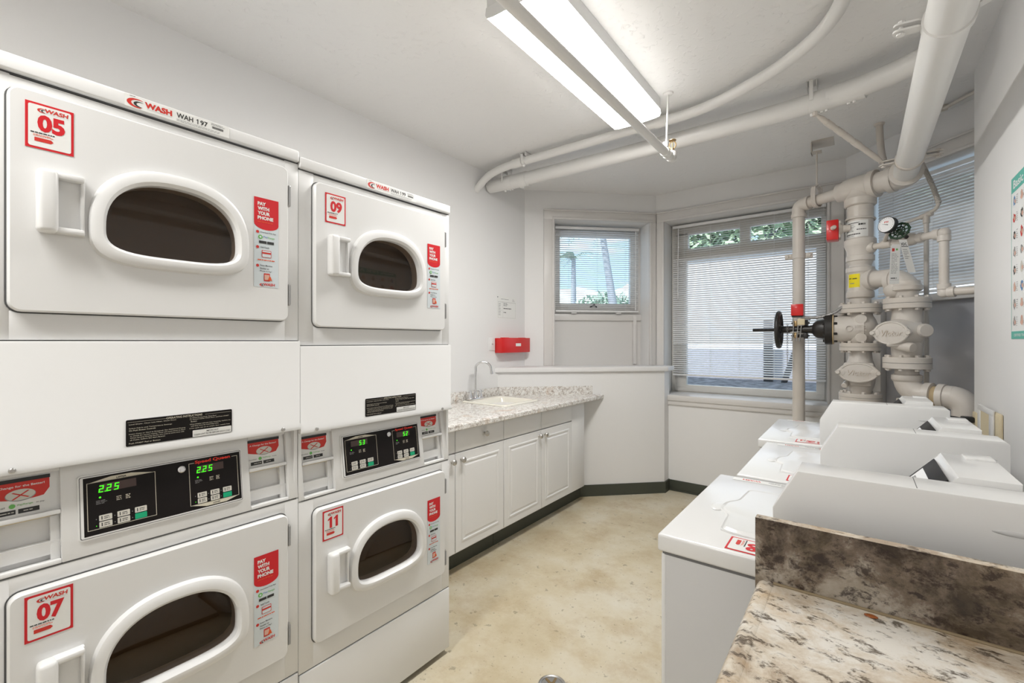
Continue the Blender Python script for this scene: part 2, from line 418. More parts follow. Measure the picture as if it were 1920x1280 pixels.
# window_2: wide picture window with transom
b = MB(W2); m = 'aluminium'
sash(b, .09, 1.383, .89, 2.548, .05, .20, .25, m)
b.box((.12, .19, .90), (1.36, .24, .965), m, .004); b.box((.14, .185, .94), (.235, .24, 2.2), m, .004); b.box((1.30, .185, .94), (1.36, .24, 2.2), m, .004)
b.box((.12, .18, 2.19), (1.36, .25, 2.30), m, .006); b.box((.12, .19, 2.44), (1.36, .25, 2.53), m, .004)
b.box((.14, .19, 2.28), (.25, .25, 2.46), m, .004); b.box((.715, .185, 2.28), (.80, .25, 2.46), m, .004)
w2o = struct(b, 'window_2')
MB(W2).box((.23, .212, .96), (1.31, .216, 2.2), 'pane_glass').build('pane', w2o, 0)
MB(W2).box((.24, .212, 2.29), (1.31, .216, 2.45), 'pane_glass').build('pane', w2o, 0)
# window_3: behind the risers; metal panel below
b = MB(W3); sash(b, .17, 1.62, 1.66, 2.537, .06, .2, .25, m); w3o = struct(b, 'window_3')
MB(W3).box((.22, .22, 1.70), (1.58, .224, 2.49), 'pane_glass').build('pane', w3o, 0)
b = MB(W3); b.box((.17, .10, .70), (1.62, .26, 1.67), 'panel_grey', .004)
struct(b, 'trim_6')
struct(MB(W3).box((.17, .05, .70), (.24, .10, 1.67), 'trim_paint', .004).box((.17, .04, 1.655), (1.62, .10, 1.70), 'trim_paint', .004), 'trim_7')

def blind(label, M, x0, x1, z0, z1, y, tilt, pitch=.0205, wand=None, skew=0, group=None):
    root = thing('window_blind', label, 'blind', M @ Vector(((x0 + x1) / 2, y, z0)), 0)
    MM = Matrix.Translation(-root.location) @ M
    MB(MM).box((x0, y - .014, z1 - .026), (x1, y + .014, z1), 'blind_white', .003).build('headrail', root)
    b = MB(MM); z = z1 - .045; sw = .0125
    tf = tilt if callable(tilt) else (lambda q: tilt)
    while z > z0 + .02:
        vs = []; tilt = tf(z); ca, sa = cos(R(tilt)) * sw, sin(R(tilt)) * sw
        for k in range(5):
            t = -1 + k / 2; cr = .0018 * (1 - t * t)
            vs += [(x0 + .004, y + t * ca - cr * sin(R(tilt)), z + t * sa + cr * cos(R(tilt))), (x1 - .004, y + t * ca - cr * sin(R(tilt)), z + t * sa + cr * cos(R(tilt)))]
        b.add(vs, [(2 * k, 2 * k + 1, 2 * k + 3, 2 * k + 2) for k in range(4)], 'blind_white'); z -= pitch
    b.build('slats', root, 60)
    MB(MM).box((x0 + .002, y - .012, z0), (x1 - .002, y + .012, z0 + .018), 'blind_white', .004).build('bottom_rail', root)
    b = MB(MM); L = x1 - x0
    for q in ([.16, .5, .84] if L < 1 else [.09, .28, .48, .70, .90]):
        for dy in (-.013, .013): b.tube([(x0 + L * q, y + dy, z0 + .01), (x0 + L * q, y + dy, z1 - .02)], .0011, 'blind_white', 5)
    b.build('ladder_cords', root)
    if wand:
        MB(MM).tube([(wand[0], y - .02, z1 - .03), (wand[0] - .004, y - .024, wand[1])], .004, 'blind_white', 8).build('tilt_wand', root)
    return root
blind('narrow white slatted blind pulled halfway down over the small left window above the ledge', W1, .33, 1.192, 1.683, 2.53, .15, -8, wand=(1.155, 1.70))
blind('wide white slatted blind over the large middle window', W2, .115, 1.372, 1.055, 2.53, .15, lambda q: 22 if q > 2.20 else (43 if q > 1.36 else 24), wand=(.175, 1.80))
blind('nearly closed white slatted blind on the right window behind the white pipe valves', W3, .185, 1.60, 1.715, 2.515, .09, 66)

# ---------------------------------------------------------------- outside
single(MB().box((-14, 4.95, .70), (8, 30, .93), 'ext_ground').build('outside_ground'), 'dark gravelly ground outside below the windows', 'ground')['kind'] = 'structure'
b = MB().box((-2.3, 6.2, .8), (5, 6.4, 2.46), 'ext_wall').box((-2.35, 6.17, 2.46), (5, 6.43, 2.52), 'ext_wall', .01).box((-2.34, 6.12, .8), (5, 6.2, 1.30), 'ext_plinth')
b.build('wall_outside', kind='structure')
def foliage(name, c, rad, nleaf, size, m, label, seed, stem=None):
    rnd = random.Random(seed); root = thing(name, label, 'tree' if 'tree' in name else 'bush', (c[0], c[1], .8)); b = MB(Matrix.Translation(-root.location))
    for i in range(nleaf):
        d = Vector((rnd.gauss(0, 1), rnd.gauss(0, 1), rnd.gauss(0, 1))).normalized() * rnd.uniform(.45, 1)
        p = Vector(c) + Vector((d.x * rad[0], d.y * rad[1], d.z * rad[2]))
        u = Vector((rnd.uniform(-1, 1), rnd.uniform(-1, 1), rnd.uniform(-1, 1))).normalized() * size; v = u.orthogonal().normalized() * size * .4
        b.add([p - u, p - v * .8, p + u, p + v * .8], [(0, 1, 2, 3)], m)
    b.build('foliage', root, 0)
    if stem:
        MB(Matrix.Translation(-root.location)).tube([(c[0], c[1], .8), (c[0] + .05, c[1], c[2])], stem, 'bark').build('trunk', root)
    return root
foliage('leafy_tree', (-1.3, 9.0, 3.3), (1.9, 1.0, 1.5), 5000, .13, 'leaf', 'green leafy tree seen through the top left pane of the large window', 1, .12)
foliage('leafy_tree', (1.3, 8.8, 3.3), (1.6, 1.0, 1.5), 4500, .13, 'leaf', 'green leafy tree seen through the top right pane of the large window', 2, .12)
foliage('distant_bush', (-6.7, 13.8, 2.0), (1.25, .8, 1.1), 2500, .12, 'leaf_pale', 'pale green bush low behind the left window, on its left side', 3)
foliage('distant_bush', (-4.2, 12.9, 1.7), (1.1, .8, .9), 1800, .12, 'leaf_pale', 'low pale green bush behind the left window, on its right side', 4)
def palm(name, label, base, top, r, seed):
    root = thing(name, label, 'tree', base); b = MB(Matrix.Translation(-root.location))
    n_ = 20; P = [Vector(base).lerp(Vector(top), i / n_) for i in range(n_ + 1)]
    b.tube(P, [r * (1.6 - .8 * i / n_) + (.006 if i % 2 else 0) for i in range(n_ + 1)], 'bark'); b.build('trunk', root)
    rnd = random.Random(seed); b = MB(Matrix.Translation(-root.location)); t = Vector(top)
    for i in range(22):
        a = rnd.uniform(0, 2 * pi); L = rnd.uniform(.9, 1.4); d = Vector((cos(a), sin(a), rnd.uniform(-.2, .9))).normalized()
        for k in range(14):
            q = k / 14; p = t + d * L * q - Vector((0, 0, .6 * q * q)); s_ = Vector((-d.y, d.x, 0)) * .18 * (1 - q * .6)
            for sg in (-1, 1): b.add([p, p + d * .05, p + s_ * sg - Vector((0, 0, .06)) + d * .05], [(0, 1, 2)], 'leaf_pale')
    b.build('fronds', root, 0)
palm('palm_tree', 'thick grey palm trunk leaning outside the right half of the left window', (-5.25, 11.9, .8), (-5.95, 12.0, 4.9), .09, 5)
palm('palm_tree', 'slim distant palm outside the left half of the left window', (-8.9, 15.6, .8), (-9.0, 15.8, 4.7), .10, 6)
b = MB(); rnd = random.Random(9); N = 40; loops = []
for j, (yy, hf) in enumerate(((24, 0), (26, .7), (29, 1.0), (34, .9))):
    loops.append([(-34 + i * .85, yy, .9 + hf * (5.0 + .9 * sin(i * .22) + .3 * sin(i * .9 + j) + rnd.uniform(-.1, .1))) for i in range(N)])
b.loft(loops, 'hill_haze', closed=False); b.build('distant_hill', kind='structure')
# things leaning on the outside wall
b = MB(); b.box((-.87, 5.9, .8), (-.78, 5.96, 1.65), 'ext_dark'); b.tube([(-.42, 5.7, 1.66), (-.70, 5.9, .82)], .03, 'ext_dark')
rebase(single(b.build('leaning_posts'), 'dark posts leaning outside behind the bottom of the large window', 'post'), (-.8, 5.9, .8))
# ================================================================ STICKERS (each one mesh: print stays inside it)
def swoosh(b, x, y, k, M, z):
    def cres(x, y, rx, ry, sh, m):
        o = [(x + rx * cos(R(a)), y + ry * sin(R(a))) for a in range(60, 286, 15)]
        i = [(x + sh + (rx * .86) * cos(R(a)), y + (ry * .8) * sin(R(a))) for a in range(280, 64, -15)]
        b.poly(o + i, m, z, M)
    cres(x + .5 * k, y + .25 * k, .5 * k, .27 * k, .14 * k, 'red_ink'); cres(x + .62 * k, y + .22 * k, .30 * k, .17 * k, .10 * k, 'ink')
def wash_logo(b, x, y, h, wd, M, z):
    swoosh(b, x - h * 1.2, y - h * .2, h * 2.0, M, z); b.text('WASH', x, y, h, 'red_ink', z, wd, .035, M=M, italic=.12)
def one(b, x, y, h, m, z, wt=1.0):       # a numeral 1 with its flag
    t = h * .16 * wt
    b.poly([(x, y), (x + t, y), (x + t, y + h), (x + t * .35, y + h), (x - h * .17, y + h * .80), (x - h * .17, y + h * .66), (x, y + h * .76)], m, z)
def number_sticker(num, parent, M):
    b = MB(M); W, H_ = .077, .101; e = .0004
    b.box((0, 0, 0), (W, H_, .0006), 'red'); b.poly(rrect(.0045, .0045, W - .0045, H_ - .0045, .004), 'sticker_white', .0006 + e)
    z = .0006 + 2 * e; wash_logo(b, .029, .083, .009, .038, I4, z); b.quad(.028, .0805, .068, .0808, 'ink_grey', z)
    
    if num == '11': one(b, .025, .039, .038, 'red', z, 1.5); one(b, .047, .039, .038, 'red', z, 1.5)
    else: b.text(num, .0405, .039, .038, 'red', z, .044, .045, align='C')
    b.lines(.008, .0335, .046, .0365, 1, 'ink', z, .8, 3, minw=.99); b.lines(.012, .027, .045, .032, 2, 'orange_ink', z, .45, 4, minw=.8)
    b.poly([(.014, .016), (.040, .016), (.044, .020), (.040, .0245), (.014, .0245)], 'red_ink', z)
    return b.build('number_sticker', parent, 0)
def payment_sticker(parent, M, scale=1):
    M = M @ Matrix.Scale(scale, 4); b = MB(M); W, T = .072, .270; e = .0004
    b.box((0, 0, 0), (W, T - .08, .0004), 'sticker_pale'); z = .0008
    p = [(0, T), (0, T - .078)] + [(W / 2 - W / 2 * cos(R(a)), T - .078 - .018 * sin(R(a))) for a in range(15, 180, 15)] + [(W, T - .078), (W, T)]
    b.poly(p, 'red', z); z += e
    for i, s in enumerate(('PAY', 'WITH', 'YOUR', 'PHONE')):
        b.text(s, .010, T - .0235 - i * .0142, .0108, 'sticker_white', z, (.024, .034, .036, .046)[i], .05)
    b.lines(.010, T - .075, .058, T - .071, 1, 'orange_ink', z, .5, 1, minw=.95)
    for i, yy in enumerate((T - .104, T - .150, T - .206)):
        b.poly([(.010 + .0045 * cos(R(a)), yy + .0045 * sin(R(a))) for a in range(0, 360, 30)], 'red_ink', z)
    b.text('Download Free App', .018, T - .107, .0052, 'ink', z, .046, .01); b.text('Add Funds', .018, T - .152, .0052, 'ink', z, .026, .01)
    for i, s in enumerate(('Swipe Machine', 'Number on', 'Phone to Pay!')): b.text(s, .017, T - .208 - i * .0085, .0055, 'ink', z, (.036, .026, .034)[i], .01)
    b.poly([(.018 + .0065 * cos(R(a)), T - .119 + .0065 * sin(R(a))) for a in range(0, 360, 30)], 'green_ink', z)
    b.poly([(.018 + .003 * cos(R(a)), T - .119 + .003 * sin(R(a))) for a in range(0, 360, 30)], 'sticker_pale', z + e)
    b.text('Pay', .027, T - .121, .0065, 'blue_ink', z, .013, .01); b.text('Range', .041, T - .122, .0065, 'green_ink', z, .019, .01)
    b.quad(.014, T - .138, .036, T - .130, 'ink', z); b.quad(.038, T - .138, .058, T - .130, 'ink', z)
    b.poly(rrect(.022, T - .180, .050, T - .158, .002), 'red_ink', z); b.poly(rrect(.0235, T - .1785, .0485, T - .1595, .002), 'sticker_pale', z + e); b.quad(.0235, T - .169, .0485, T - .164, 'red_ink', z + 2 * e)
    b.lines(.010, T - .190, .062, T - .186, 1, 'orange_ink', z, .7, 8, minw=.95)
    b.poly(rrect(.028, T - .252, .046, T - .228, .002), 'red_ink', z); b.poly(rrect(.030, T - .248, .044, T - .232, .001), 'skin_print', z + e)
    b.poly([(.040, T - .248), (.052, T - .250), (.048, T - .238), (.044, T - .236)], 'orange_ink', z + 2 * e)
    wash_logo(b, .026, T - .266, .0085, .034, I4, z)
    return b.build('payment_sticker', parent, 0)
def machine_label(parent, M, num):
    b = MB(M); b.box((0, 0, 0), (.236, .031, .0004), 'sticker_white'); z = .0008
    swoosh(b, .004, .003, .042, I4, z); b.text('WASH', .040, .0095, .0150, 'red_ink', z, .058, .05)
    b.text('WAH', .108, .0115, .0135, 'ink', z, .038, .02); one(b, .156, .0115, .0135, 'ink', z); b.text(num[1:], .163, .0115, .0135, 'ink', z, .018, .02)
    b.lines(.010, .0275, .030, .030, 1, 'ink_grey', z, .6, 1); b.lines(.045, .0065, .098, .0075, 1, 'ink_grey', z, .7, 2, minw=.99)
    b.lines(.108, .002, .225, .009, 2, 'ink_grey', z, .35, 3, minw=.85); b.lines(.190, .022, .225, .028, 2, 'ink_grey', z, .4, 5)
    for i in range(22): b.quad(.192 + i * .0013, .013, .1926 + i * .0013 + (.0003 if i % 3 else 0), .0195, 'ink', z)
    return b.build('machine_label', parent, 0)
def instruction_label(parent, M):
    b = MB(M); W, H_ = .240, .066; b.prism(rrect(0, 0, W, H_, .003), 0, .0005, 'black_panel'); z = .001
    b.quad(.003, H_ - .0065, .085, H_ - .0060, 'cream_ink', z); b.quad(.172, H_ - .0065, W - .003, H_ - .0060, 'cream_ink', z)
    b.text('OPERATING INSTRUCTIONS', W / 2 + .004, H_ - .0085, .0055, 'cream_ink', z, .082, .01, 'C')
    for (x0, x1, y, s) in ((.006, .105, H_ - .014, 'Load Dryer, Clean Lint Filter, Close Door'), (.006, .095, H_ - .024, 'Select Fabric and Temperature Settings'), (.006, .060, H_ - .029, 'On Push Button Controls'),
        (.006, .125, H_ - .038, 'Insert Coins or Card as Required. See Additional Drying'), (.008, .125, H_ - .043, 'or Check for correct money. Time will count down to Zero'), (.008, .122, H_ - .048, 'When Several Drying Cycles are used at same time add'),
        (.008, .080, H_ - .053, 'all Coins, before the Start Button'), (.006, .070, H_ - .061, 'Push START Pad or Button'),
        (.135, .200, H_ - .0145, 'To Check During Cycle: Open Door'), (.135, .232, H_ - .019, 'To Restart Cycle: Close Door and Push START'), (.138, .152, H_ - .024, 'Button'),
        (.135, .236, H_ - .032, 'When Display indicates time remaining, machine can'), (.138, .205, H_ - .037, 'add Dry time by inserting coins'), (.135, .234, H_ - .043, 'If No cycle use on an empty door switch heat')):
        b.text(s, x0, y, .0033, 'cream_ink', z, x1 - x0, .006)
    b.poly(rrect(.142, .001, W - .002, .019, .0015), 'sticker_white', z + .0002)
    b.text('IMPORTANT', .190, .0115, .0042, 'ink', z + .0006, .030, .01, 'C'); b.text('CLEAN LINT FILTER BEFORE EACH LOAD', .190, .0045, .0042, 'ink', z + .0006, .090, .01, 'C')
    return b.build('instruction_label', parent, 0)

# ================================================================ STACKED DRYERS
def dshape(cx, cz, hw, up, dn, n=64, eu=2.35, ed=3.6):
    p = []
    for i in range(n):
        a = 2 * pi * i / n; c, s = cos(a), sin(a); e = eu if s >= 0 else ed; h = up if s >= 0 else dn
        k = (abs(c) ** e + abs(s) ** e) ** (-1 / e); p.append((cx + hw * c * k, cz + h * s * k))
    return p
def dpolar(dirs, cx, cz, hw, up, dn, eu=2.35, ed=3.6):      # same outline, sampled along given directions
    p = []
    for dx, dz_ in dirs:
        e = eu if dz_ >= 0 else ed; h = up if dz_ >= 0 else dn
        r = ((abs(dx) / hw) ** e + (abs(dz_) / h) ** e) ** (-1 / e); p.append((cx + dx * r, cz + dz_ * r))
    return p
def rr_sub(x0, z0, x1, z1, r, m=8):      # rounded rectangle with its straight sides subdivided too
    base = rrect(x0, z0, x1, z1, r, 6); out = []
    for k in range(len(base)):
        a, c = base[k], base[(k + 1) % len(base)]; out.append(a); L = math.hypot(c[0] - a[0], c[1] - a[1])
        if L > r: out += [(a[0] + (c[0] - a[0]) * i / m, a[1] + (c[1] - a[1]) * i / m) for i in range(1, m)]
    return out
def PL(u, z, out): return frame((u, -out, z), (1, 0, 0), (0, 0, 1))
BODY = 'enamel'
def dryer_door(root, name, z0, z1, dz, num, sx=(.073, 1.816), pz=1.558, px=.543):
    u0, u1 = .047, .648; cx, cz = .3505, 1.665 + dz
    L = lambda pts, o: [(x, -o, z) for x, z in pts]
    outer = rr_sub(u0, z0, u1, z1, .022); o2 = rr_sub(u0 + .004, z0 + .004, u1 - .004, z1 - .004, .018)
    dirs = [((x - cx) / math.hypot(x - cx, z - cz), (z - cz) / math.hypot(x - cx, z - cz)) for x, z in outer]
    hole = dpolar(dirs, cx, cz, .150, .128, .062); mid_ = dpolar(dirs, cx, cz, .185, .172, .098)
    b = MB(); b.loft([L(outer, .001), L(outer, .013), L(o2, .018), L(mid_, .018), L(hole, .018), L(hole, -.05)], BODY)
    b.loft([L(rr_sub(u0 - .003, z0 - .003, u1 + .003, z1 + .003, .025), .0008), L(outer, .0008)], 'door_gap')
    door = b.build(name, root)
    A = dshape(cx, cz, .1770, .166, .092); B = dshape(cx, cz, .1735, .1615, .0885); C_ = dshape(cx, cz, .165, .152, .080); D = dshape(cx, cz, .152, .136, .066); E_ = dshape(cx, cz, .1455, .128, .0595)
    MB().loft([L(A, .017), L(B, .032), L(C_, .037), L(D, .036), L(E_, .028), L(E_, .004)], 'plastic_white').build('door_bezel', door, 40)
    G = dshape(cx, cz, .1465, .129, .060); G2 = dshape(cx, cz, .140, .122, .055)
    MB().loft([L(G, .006), L(G2, .0085)], 'door_glass', cap1=True).build('door_glass', door, 20)
    b = MB(); hz = 1.700 + dz      # recessed pull handle
    b.box((.088, -.016, hz - .070), (.122, -.052, hz + .070), 'plastic_white', .010, 3)
    b.box((.112, -.016, hz + .054), (.166, -.044, hz + .068), 'plastic_white', .004); b.box((.112, -.016, hz - .068), (.166, -.044, hz - .054), 'plastic_white', .004)
    b.box((.160, -.016, hz - .068), (.168, -.030, hz + .068), 'plastic_white', .003); b.box((.118, -.016, hz - .06), (.162, -.021, hz + .06), 'plastic_white')
    b.build('handle', door)
    for hh in ((z0 + z1) / 2 + .155, (z0 + z1) / 2 - .16):
        b = MB(); b.box((.6475, -.004, hh - .034), (.655, -.017, hh + .034), 'steel', .002); b.cyl((.6515, -.016, hh - .03), (.6515, -.016, hh + .03), .0035, 'ink_grey', 8); b.build('hinge', door)
    number_sticker(num, door, PL(sx[0], sx[1] + dz, .0184))
    payment_sticker(door, PL(px, pz + dz, .0184))
    # drum behind
    b = MB(); c = Vector((cx, .03, cz + .02))
    b.lathe(c, (0, 1, 0), [(.215, 0), (.235, .03), (.235, .42), (.20, .46), (.05, .50), (.001, .51)], 'drum_metal', 48)
    for k in range(3):
        a = R(90 + 120 * k + 20); q = Vector((cos(a), 0, sin(a)))
        b.prism([(-.02, 0), (.02, 0), (0, -.05)], .03, .44, 'drum_metal', frame(c + q * .232, q.cross(Vector((0, 1, 0))), q))
    for k in range(12): b.torus(c + Vector((0, .06 + .032 * k, 0)), (0, 1, 0), .2335, .0022, 'steel', 40, 5)
    b.build('drum', root, 50)
    return door
def digits7(b, s, x, y, h, M, m='led'):
    seg = {'2': 'abged', '5': 'afgcd', '3': 'abgcd'}
    w_ = h * .52; t = h * .135
    for ch in s:
        if ch == '.': b.quad(x - h * .18, y, x - h * .18 + t, y + t, m, 0, M); continue
        P = {'a': (0, h - t, w_, h), 'g': (0, h / 2 - t / 2, w_, h / 2 + t / 2), 'd': (0, 0, w_, t), 'f': (0, h / 2, t, h), 'b': (w_ - t, h / 2, w_, h), 'e': (0, 0, t, h / 2), 'c': (w_ - t, 0, w_, h / 2)}
        for q in seg[ch]:
            a0, b0, a1, b1 = P[q]; sk = lambda yy: .14 * yy
            b.add([(x + a0 + sk(b0), y + b0, 0), (x + a1 + sk(b0), y + b0, 0), (x + a1 + sk(b1), y + b1, 0), (x + a0 + sk(b1), y + b1, 0)], [(0, 1, 2, 3)], m, M)
        x += h * .88
def dryer(label, y0, dz, nums, wah, disp, fx):
    root = thing('stacked_dryer', label, 'dryer', (-1.459, y0, dz), pi / 2, 'stacked tumble dryers')
    W = .688; D = .70; f0 = .04
    # hollow cabinet shell with front frame
    b = MB()
    b.box((.0012, .004, f0), (.012, D, 1.969), 'enamel'); b.box((W - .012, .004, f0), (W - .0012, D, 1.969), 'enamel'); b.box((.003, D - .01, f0), (W - .003, D, 1.972), 'enamel')
    b.box((.012, .01, 1.955), (W - .012, D, 1.97), 'enamel')
    for a, c in ((1.3935, 1.970), (.3105, .876)):
        b.box((.0004, 0, a), (.052, .02, c), BODY, .0015); b.box((W - .045, 0, a), (W - .0004, .02, c), BODY, .0015)
    for a, c in ((1.940, 1.968), (1.3935, 1.458), (.838, .876), (.3105, .392)): b.box((.05, 0, a), (W - .043, .02, c), BODY, .0015)
    b.box((.012, .02, .90), (W - .012, D, .93), 'enamel'); b.box((.012, .02, 1.36), (W - .012, D, 1.38), 'enamel')
    b.box((.002, .003, 1.385), (W - .002, .02, 1.400), 'door_gap'); b.box((.002, .003, .30), (W - .002, .02, .318), 'door_gap'); b.box((.004, .004, .870), (W - .004, .03, .882), 'seam')
    for x in (.05, W - .05):
        for y in (.05, D - .05): b.cyl((x, y, -dz if dz < 0 else 0), (x, y, f0), .018, 'black', 12)
    b.build('cabinet', root)
    tb = MB().box((0, -.010, 1.9745), (W, D, 2.012), BODY, .006, 3).box((.001, .002, 1.970), (W - .001, .03, 1.976), 'door_gap').build('top_cover', root)
    machine_label(tb, PL(.243 + fx, 1.9775, .0104), wah)
    dryer_door(root, 'upper_door', 1.455, 1.943, 0, nums[0], (.073 + fx, 1.816 - fx * .3), 1.556 - fx * .8)
    dryer_door(root, 'lower_door', .390, .842, -1.085, nums[1], (.072 + fx * .2, 1.816 - fx * .3), 1.556 - fx * .5)
    # big blank panel between the drums
    p = [(0, 1.391), (.010, 1.391), (.012, 1.385), (.012, 1.126), (.018, 1.115), (.016, 1.104), (-.02, 1.104), (-.02, 1.391)]
    b = MB(); b.prism(p, .0005, W - .0005, BODY, Matrix(((0, 0, 1, 0), (-1, 0, 0, 0), (0, 1, 0, 0), (0, 0, 0, 1)))); pan = b.build('access_panel', root, 40)
    instruction_label(pan, PL(.245, 1.128, .0126))
    for u in (.054, .630): MB().lathe((u, -.0175, 1.113), (0, -1, 0), [(.006, 0), (.006, .002), (.004, .0035), (.0015, .0035)], 'steel', 14).build('screw', pan)
    # sloped control housing
    Mt = frame((0, -.002, .8805), (1, 0, 0), (0, .03, .225))       # local x=u, y=up the slope, z=outward
    hb = MB(Mt); HT = .222
    for a, c in ((.0006, .020), (.133, .543), (.657, W - .0006)): hb.box((a, 0, -.02), (c, HT, 0), BODY, .002)
    for a, c in ((.02, .133), (.543, .657)):
        hb.box((a, 0, -.055), (c, .010, 0), BODY, .002); hb.box((a, HT - .012, -.03), (c, HT, -.0), BODY, .002)
        hb.box((a, .0, -.042), (c, HT, -.034), 'plastic_white'); 
    hb.box((.0006, 0, -.058), (W - .0006, HT, -.050), BODY)
    house = hb.build('control_housing', root)
    for u in (.020, .543):
        b = MB(Mt); w_ = .113
        b.box((u, .122, -.034), (u + w_, HT - .012, -.012), 'plastic_white'); b.box((u, .112, -.034), (u + w_, .122, .002), 'plastic_white', .002)
        b.box((u, .108, -.034), (u + w_ - .004, .112, -.016), 'outlet_cream'); b.box((u + w_ - .016, .010, -.034), (u + w_, .112, -.016), 'plastic_white', .001)
        b.box((u + .001, .198, -.013), (u + w_ - .015, .206, -.009), 'black')
        e = -.0115; x0, x1 = u + .001, u + w_ - .016; T = .198
        b.quad(x0, .124, x1, T, 'sticker_white', e); e += .0004
        b.poly([(x0, T), (x0, T - .030)] + [(x0 + (x1 - x0) * k / 10, T - .030 - .010 * sin(pi * k / 12)) for k in range(1, 10)] + [(x1, T - .022), (x1, T)], 'red_ink', e); e += .0004
        b.text('A Change for the Better!', (x0 + x1) / 2, T - .013, .0062, 'sticker_white', e, .080, .015, 'C'); c = ((x0 + x1) / 2 + .002, T - .029)
        b.poly([(c[0] + .024 * cos(R(a)), c[1] + .013 * sin(R(a))) for a in range(0, 360, 15)], 'ink_grey', e); b.poly([(c[0] + .023 * cos(R(a)), c[1] + .001 + .012 * sin(R(a))) for a in range(0, 360, 15)], 'key_grey', e + .0003)
        for s in (-1, 1): b.poly([(c[0] - .014, c[1] - .007 * s - .001), (c[0] - .011, c[1] - .008 * s - .001), (c[0] + .014, c[1] + .007 * s + .001), (c[0] + .011, c[1] + .008 * s + .001)], 'red_ink', e + .0006)
        b.text('Download', x0 + .004, T - .053, .0035, 'ink', e, .022); b.poly([(x0 + .037 + .005 * cos(R(a)), T - .051 + .005 * sin(R(a))) for a in range(0, 360, 30)], 'green_ink', e)
        b.text('PayRange', x0 + .045, T - .053, .005, 'green_ink', e, .024); b.text('to pay.', x0 + .074, T - .053, .0035, 'ink', e, .014)
        b.quad(x0 + .009, T - .069, x0 + .042, T - .059, 'ink', e); b.quad(x0 + .046, T - .069, x0 + .079, T - .059, 'ink', e)
        b.lines(x0 + .018, T - .066, x0 + .040, T - .062, 1, 'key_grey', e + .0004, .5, 2); b.lines(x0 + .054, T - .066, x0 + .077, T - .062, 1, 'key_grey', e + .0004, .5, 3)
        b.build('coin_slot_cover', house, 30)
    # electronic control panel
    b = MB(Mt); b.prism(rrect(.161, .036, .522, .188, .005), 0, .005, 'plastic_white', bev=.0015); b.prism(rrect(.164, .039, .519, .185, .004), .005, .0053, 'seam')
    b.prism(rrect(.1655, .0405, .5175, .1835, .004), .0053, .0056, 'plastic_white'); b.quad(.171, .044, .516, .181, 'black_panel', .0060)
    z = .0066; F = lambda zz: (zz - .8805) * 1.005
    def fr2(x0, y0, x1, y1, gap=None):
        t = .0012
        for q in ((x0, y0, x0 + t, y1), (x1 - t, y0, x1, y1), (x0, y0, x1, y0 + t)): b.quad(*q, 'cream_ink', z)
        if gap: b.quad(x0, y1 - t, gap[0], y1, 'cream_ink', z); b.quad(gap[1], y1 - t, x1, y1, 'cream_ink', z)
        else: b.quad(x0, y1 - t, x1, y1, 'cream_ink', z)
    fr2(.177, F(.936), .311, F(1.048)); b.poly([(.177, F(1.047)), (.311, F(1.047)), (.262, F(1.056)), (.222, F(1.056))], 'cream_ink', z); b.text('UPPER', .242, F(1.0485), .0045, 'ink', z + .0006, .020, .02, 'C')
    fr2(.386, F(.936), .509, F(1.051), (.399, .494)); b.poly([(.386, F(.937)), (.509, F(.937)), (.475, F(.927)), (.425, F(.927))], 'cream_ink', z); b.text('LOWER', .450, F(.9295), .0042, 'ink', z + .0006, .018, .02, 'C')
    b.text('Speed Queen', .401, F(1.045), .0115, 'brand_red', z, .089, .03)
    for x0, dsp in ((.197, disp[0]), (.403, disp[1])):
        k = .95 if x0 < .3 else .88; xk = lambda x: x0 + x * k
        b.quad(xk(.004), F(1.021), xk(.078), F(1.041), 'dull_display', z - .0002)
        if '.' in dsp: digits7(b, dsp, xk(.001), F(1.0215), .0165, Matrix.Translation((0, 0, z)))
        else: digits7(b, dsp, xk(.040), F(1.0215), .0165, Matrix.Translation((0, 0, z)))
        b.poly([(xk(.004) + .0022 * cos(R(a)), F(1.010) + .0022 * sin(R(a))) for a in range(0, 360, 40)], 'led', z)
        b.lines(xk(-.004), F(.994), xk(.018), F(1.004), 3, 'ink_grey', z, .3, 5); b.lines(xk(.036), F(.994), xk(.048), F(1.006), 3, 'cream_ink', z, .35, 6, minw=.7); b.lines(xk(.055), F(.994), xk(.067), F(1.006), 3, 'cream_ink', z, .5, 7, minw=.7)
        for i in range(3):
            for j in range(2):
                x = xk(.001 + .036 * i); y = F(.954 - .0155 * j); mm = 'key_green' if (i == 2 and j == 1) else 'key_grey'
                b.prism(rrect(x, y, x + .0255 * k, y + .0135, .0015), z - .0004, z + .0006, mm)
                if mm == 'key_grey': b.quad(x + .004, y + .003, x + .006, y + .011, 'ink', z + .0008); b.lines(x + .009, y + .003, x + .021 * k, y + .011, 2, 'ink', z + .0008, .4, i + j, minw=.9)
                b.poly([(x - .005 + .0010 * cos(R(a)), y + .006 + .0010 * sin(R(a))) for a in range(0, 360, 45)], 'led' if (i == 0 and j == 1 and '.' in dsp) else 'ink_grey', z)
    dp = b.build('control_display', house, 30)
    MB(Mt).lathe((.369, F(1.040), .006), (0, 0, 1), [(.009, 0), (.009, .003), (.0065, .004), (.0065, .002), (.004, .002), (.004, .004), (.001, .004)], 'chrome', 20).build('key_lock', house)
    # kick panel
    MB().box((.002, -.004, .042), (W - .002, .02, .307), BODY, .003).build('kick_panel', root)
    return root
dryer('white stacked dryer with number stickers 05 on its top door and 07 below', .0668, 0, ('05', '07'), '197', ('2.25', '2.25'), 0)
dryer('white stacked dryer with number stickers 09 and 11, beside the sink cabinets', .7551, -.016, ('09', '11'), '199', ('53', '52'), .010)

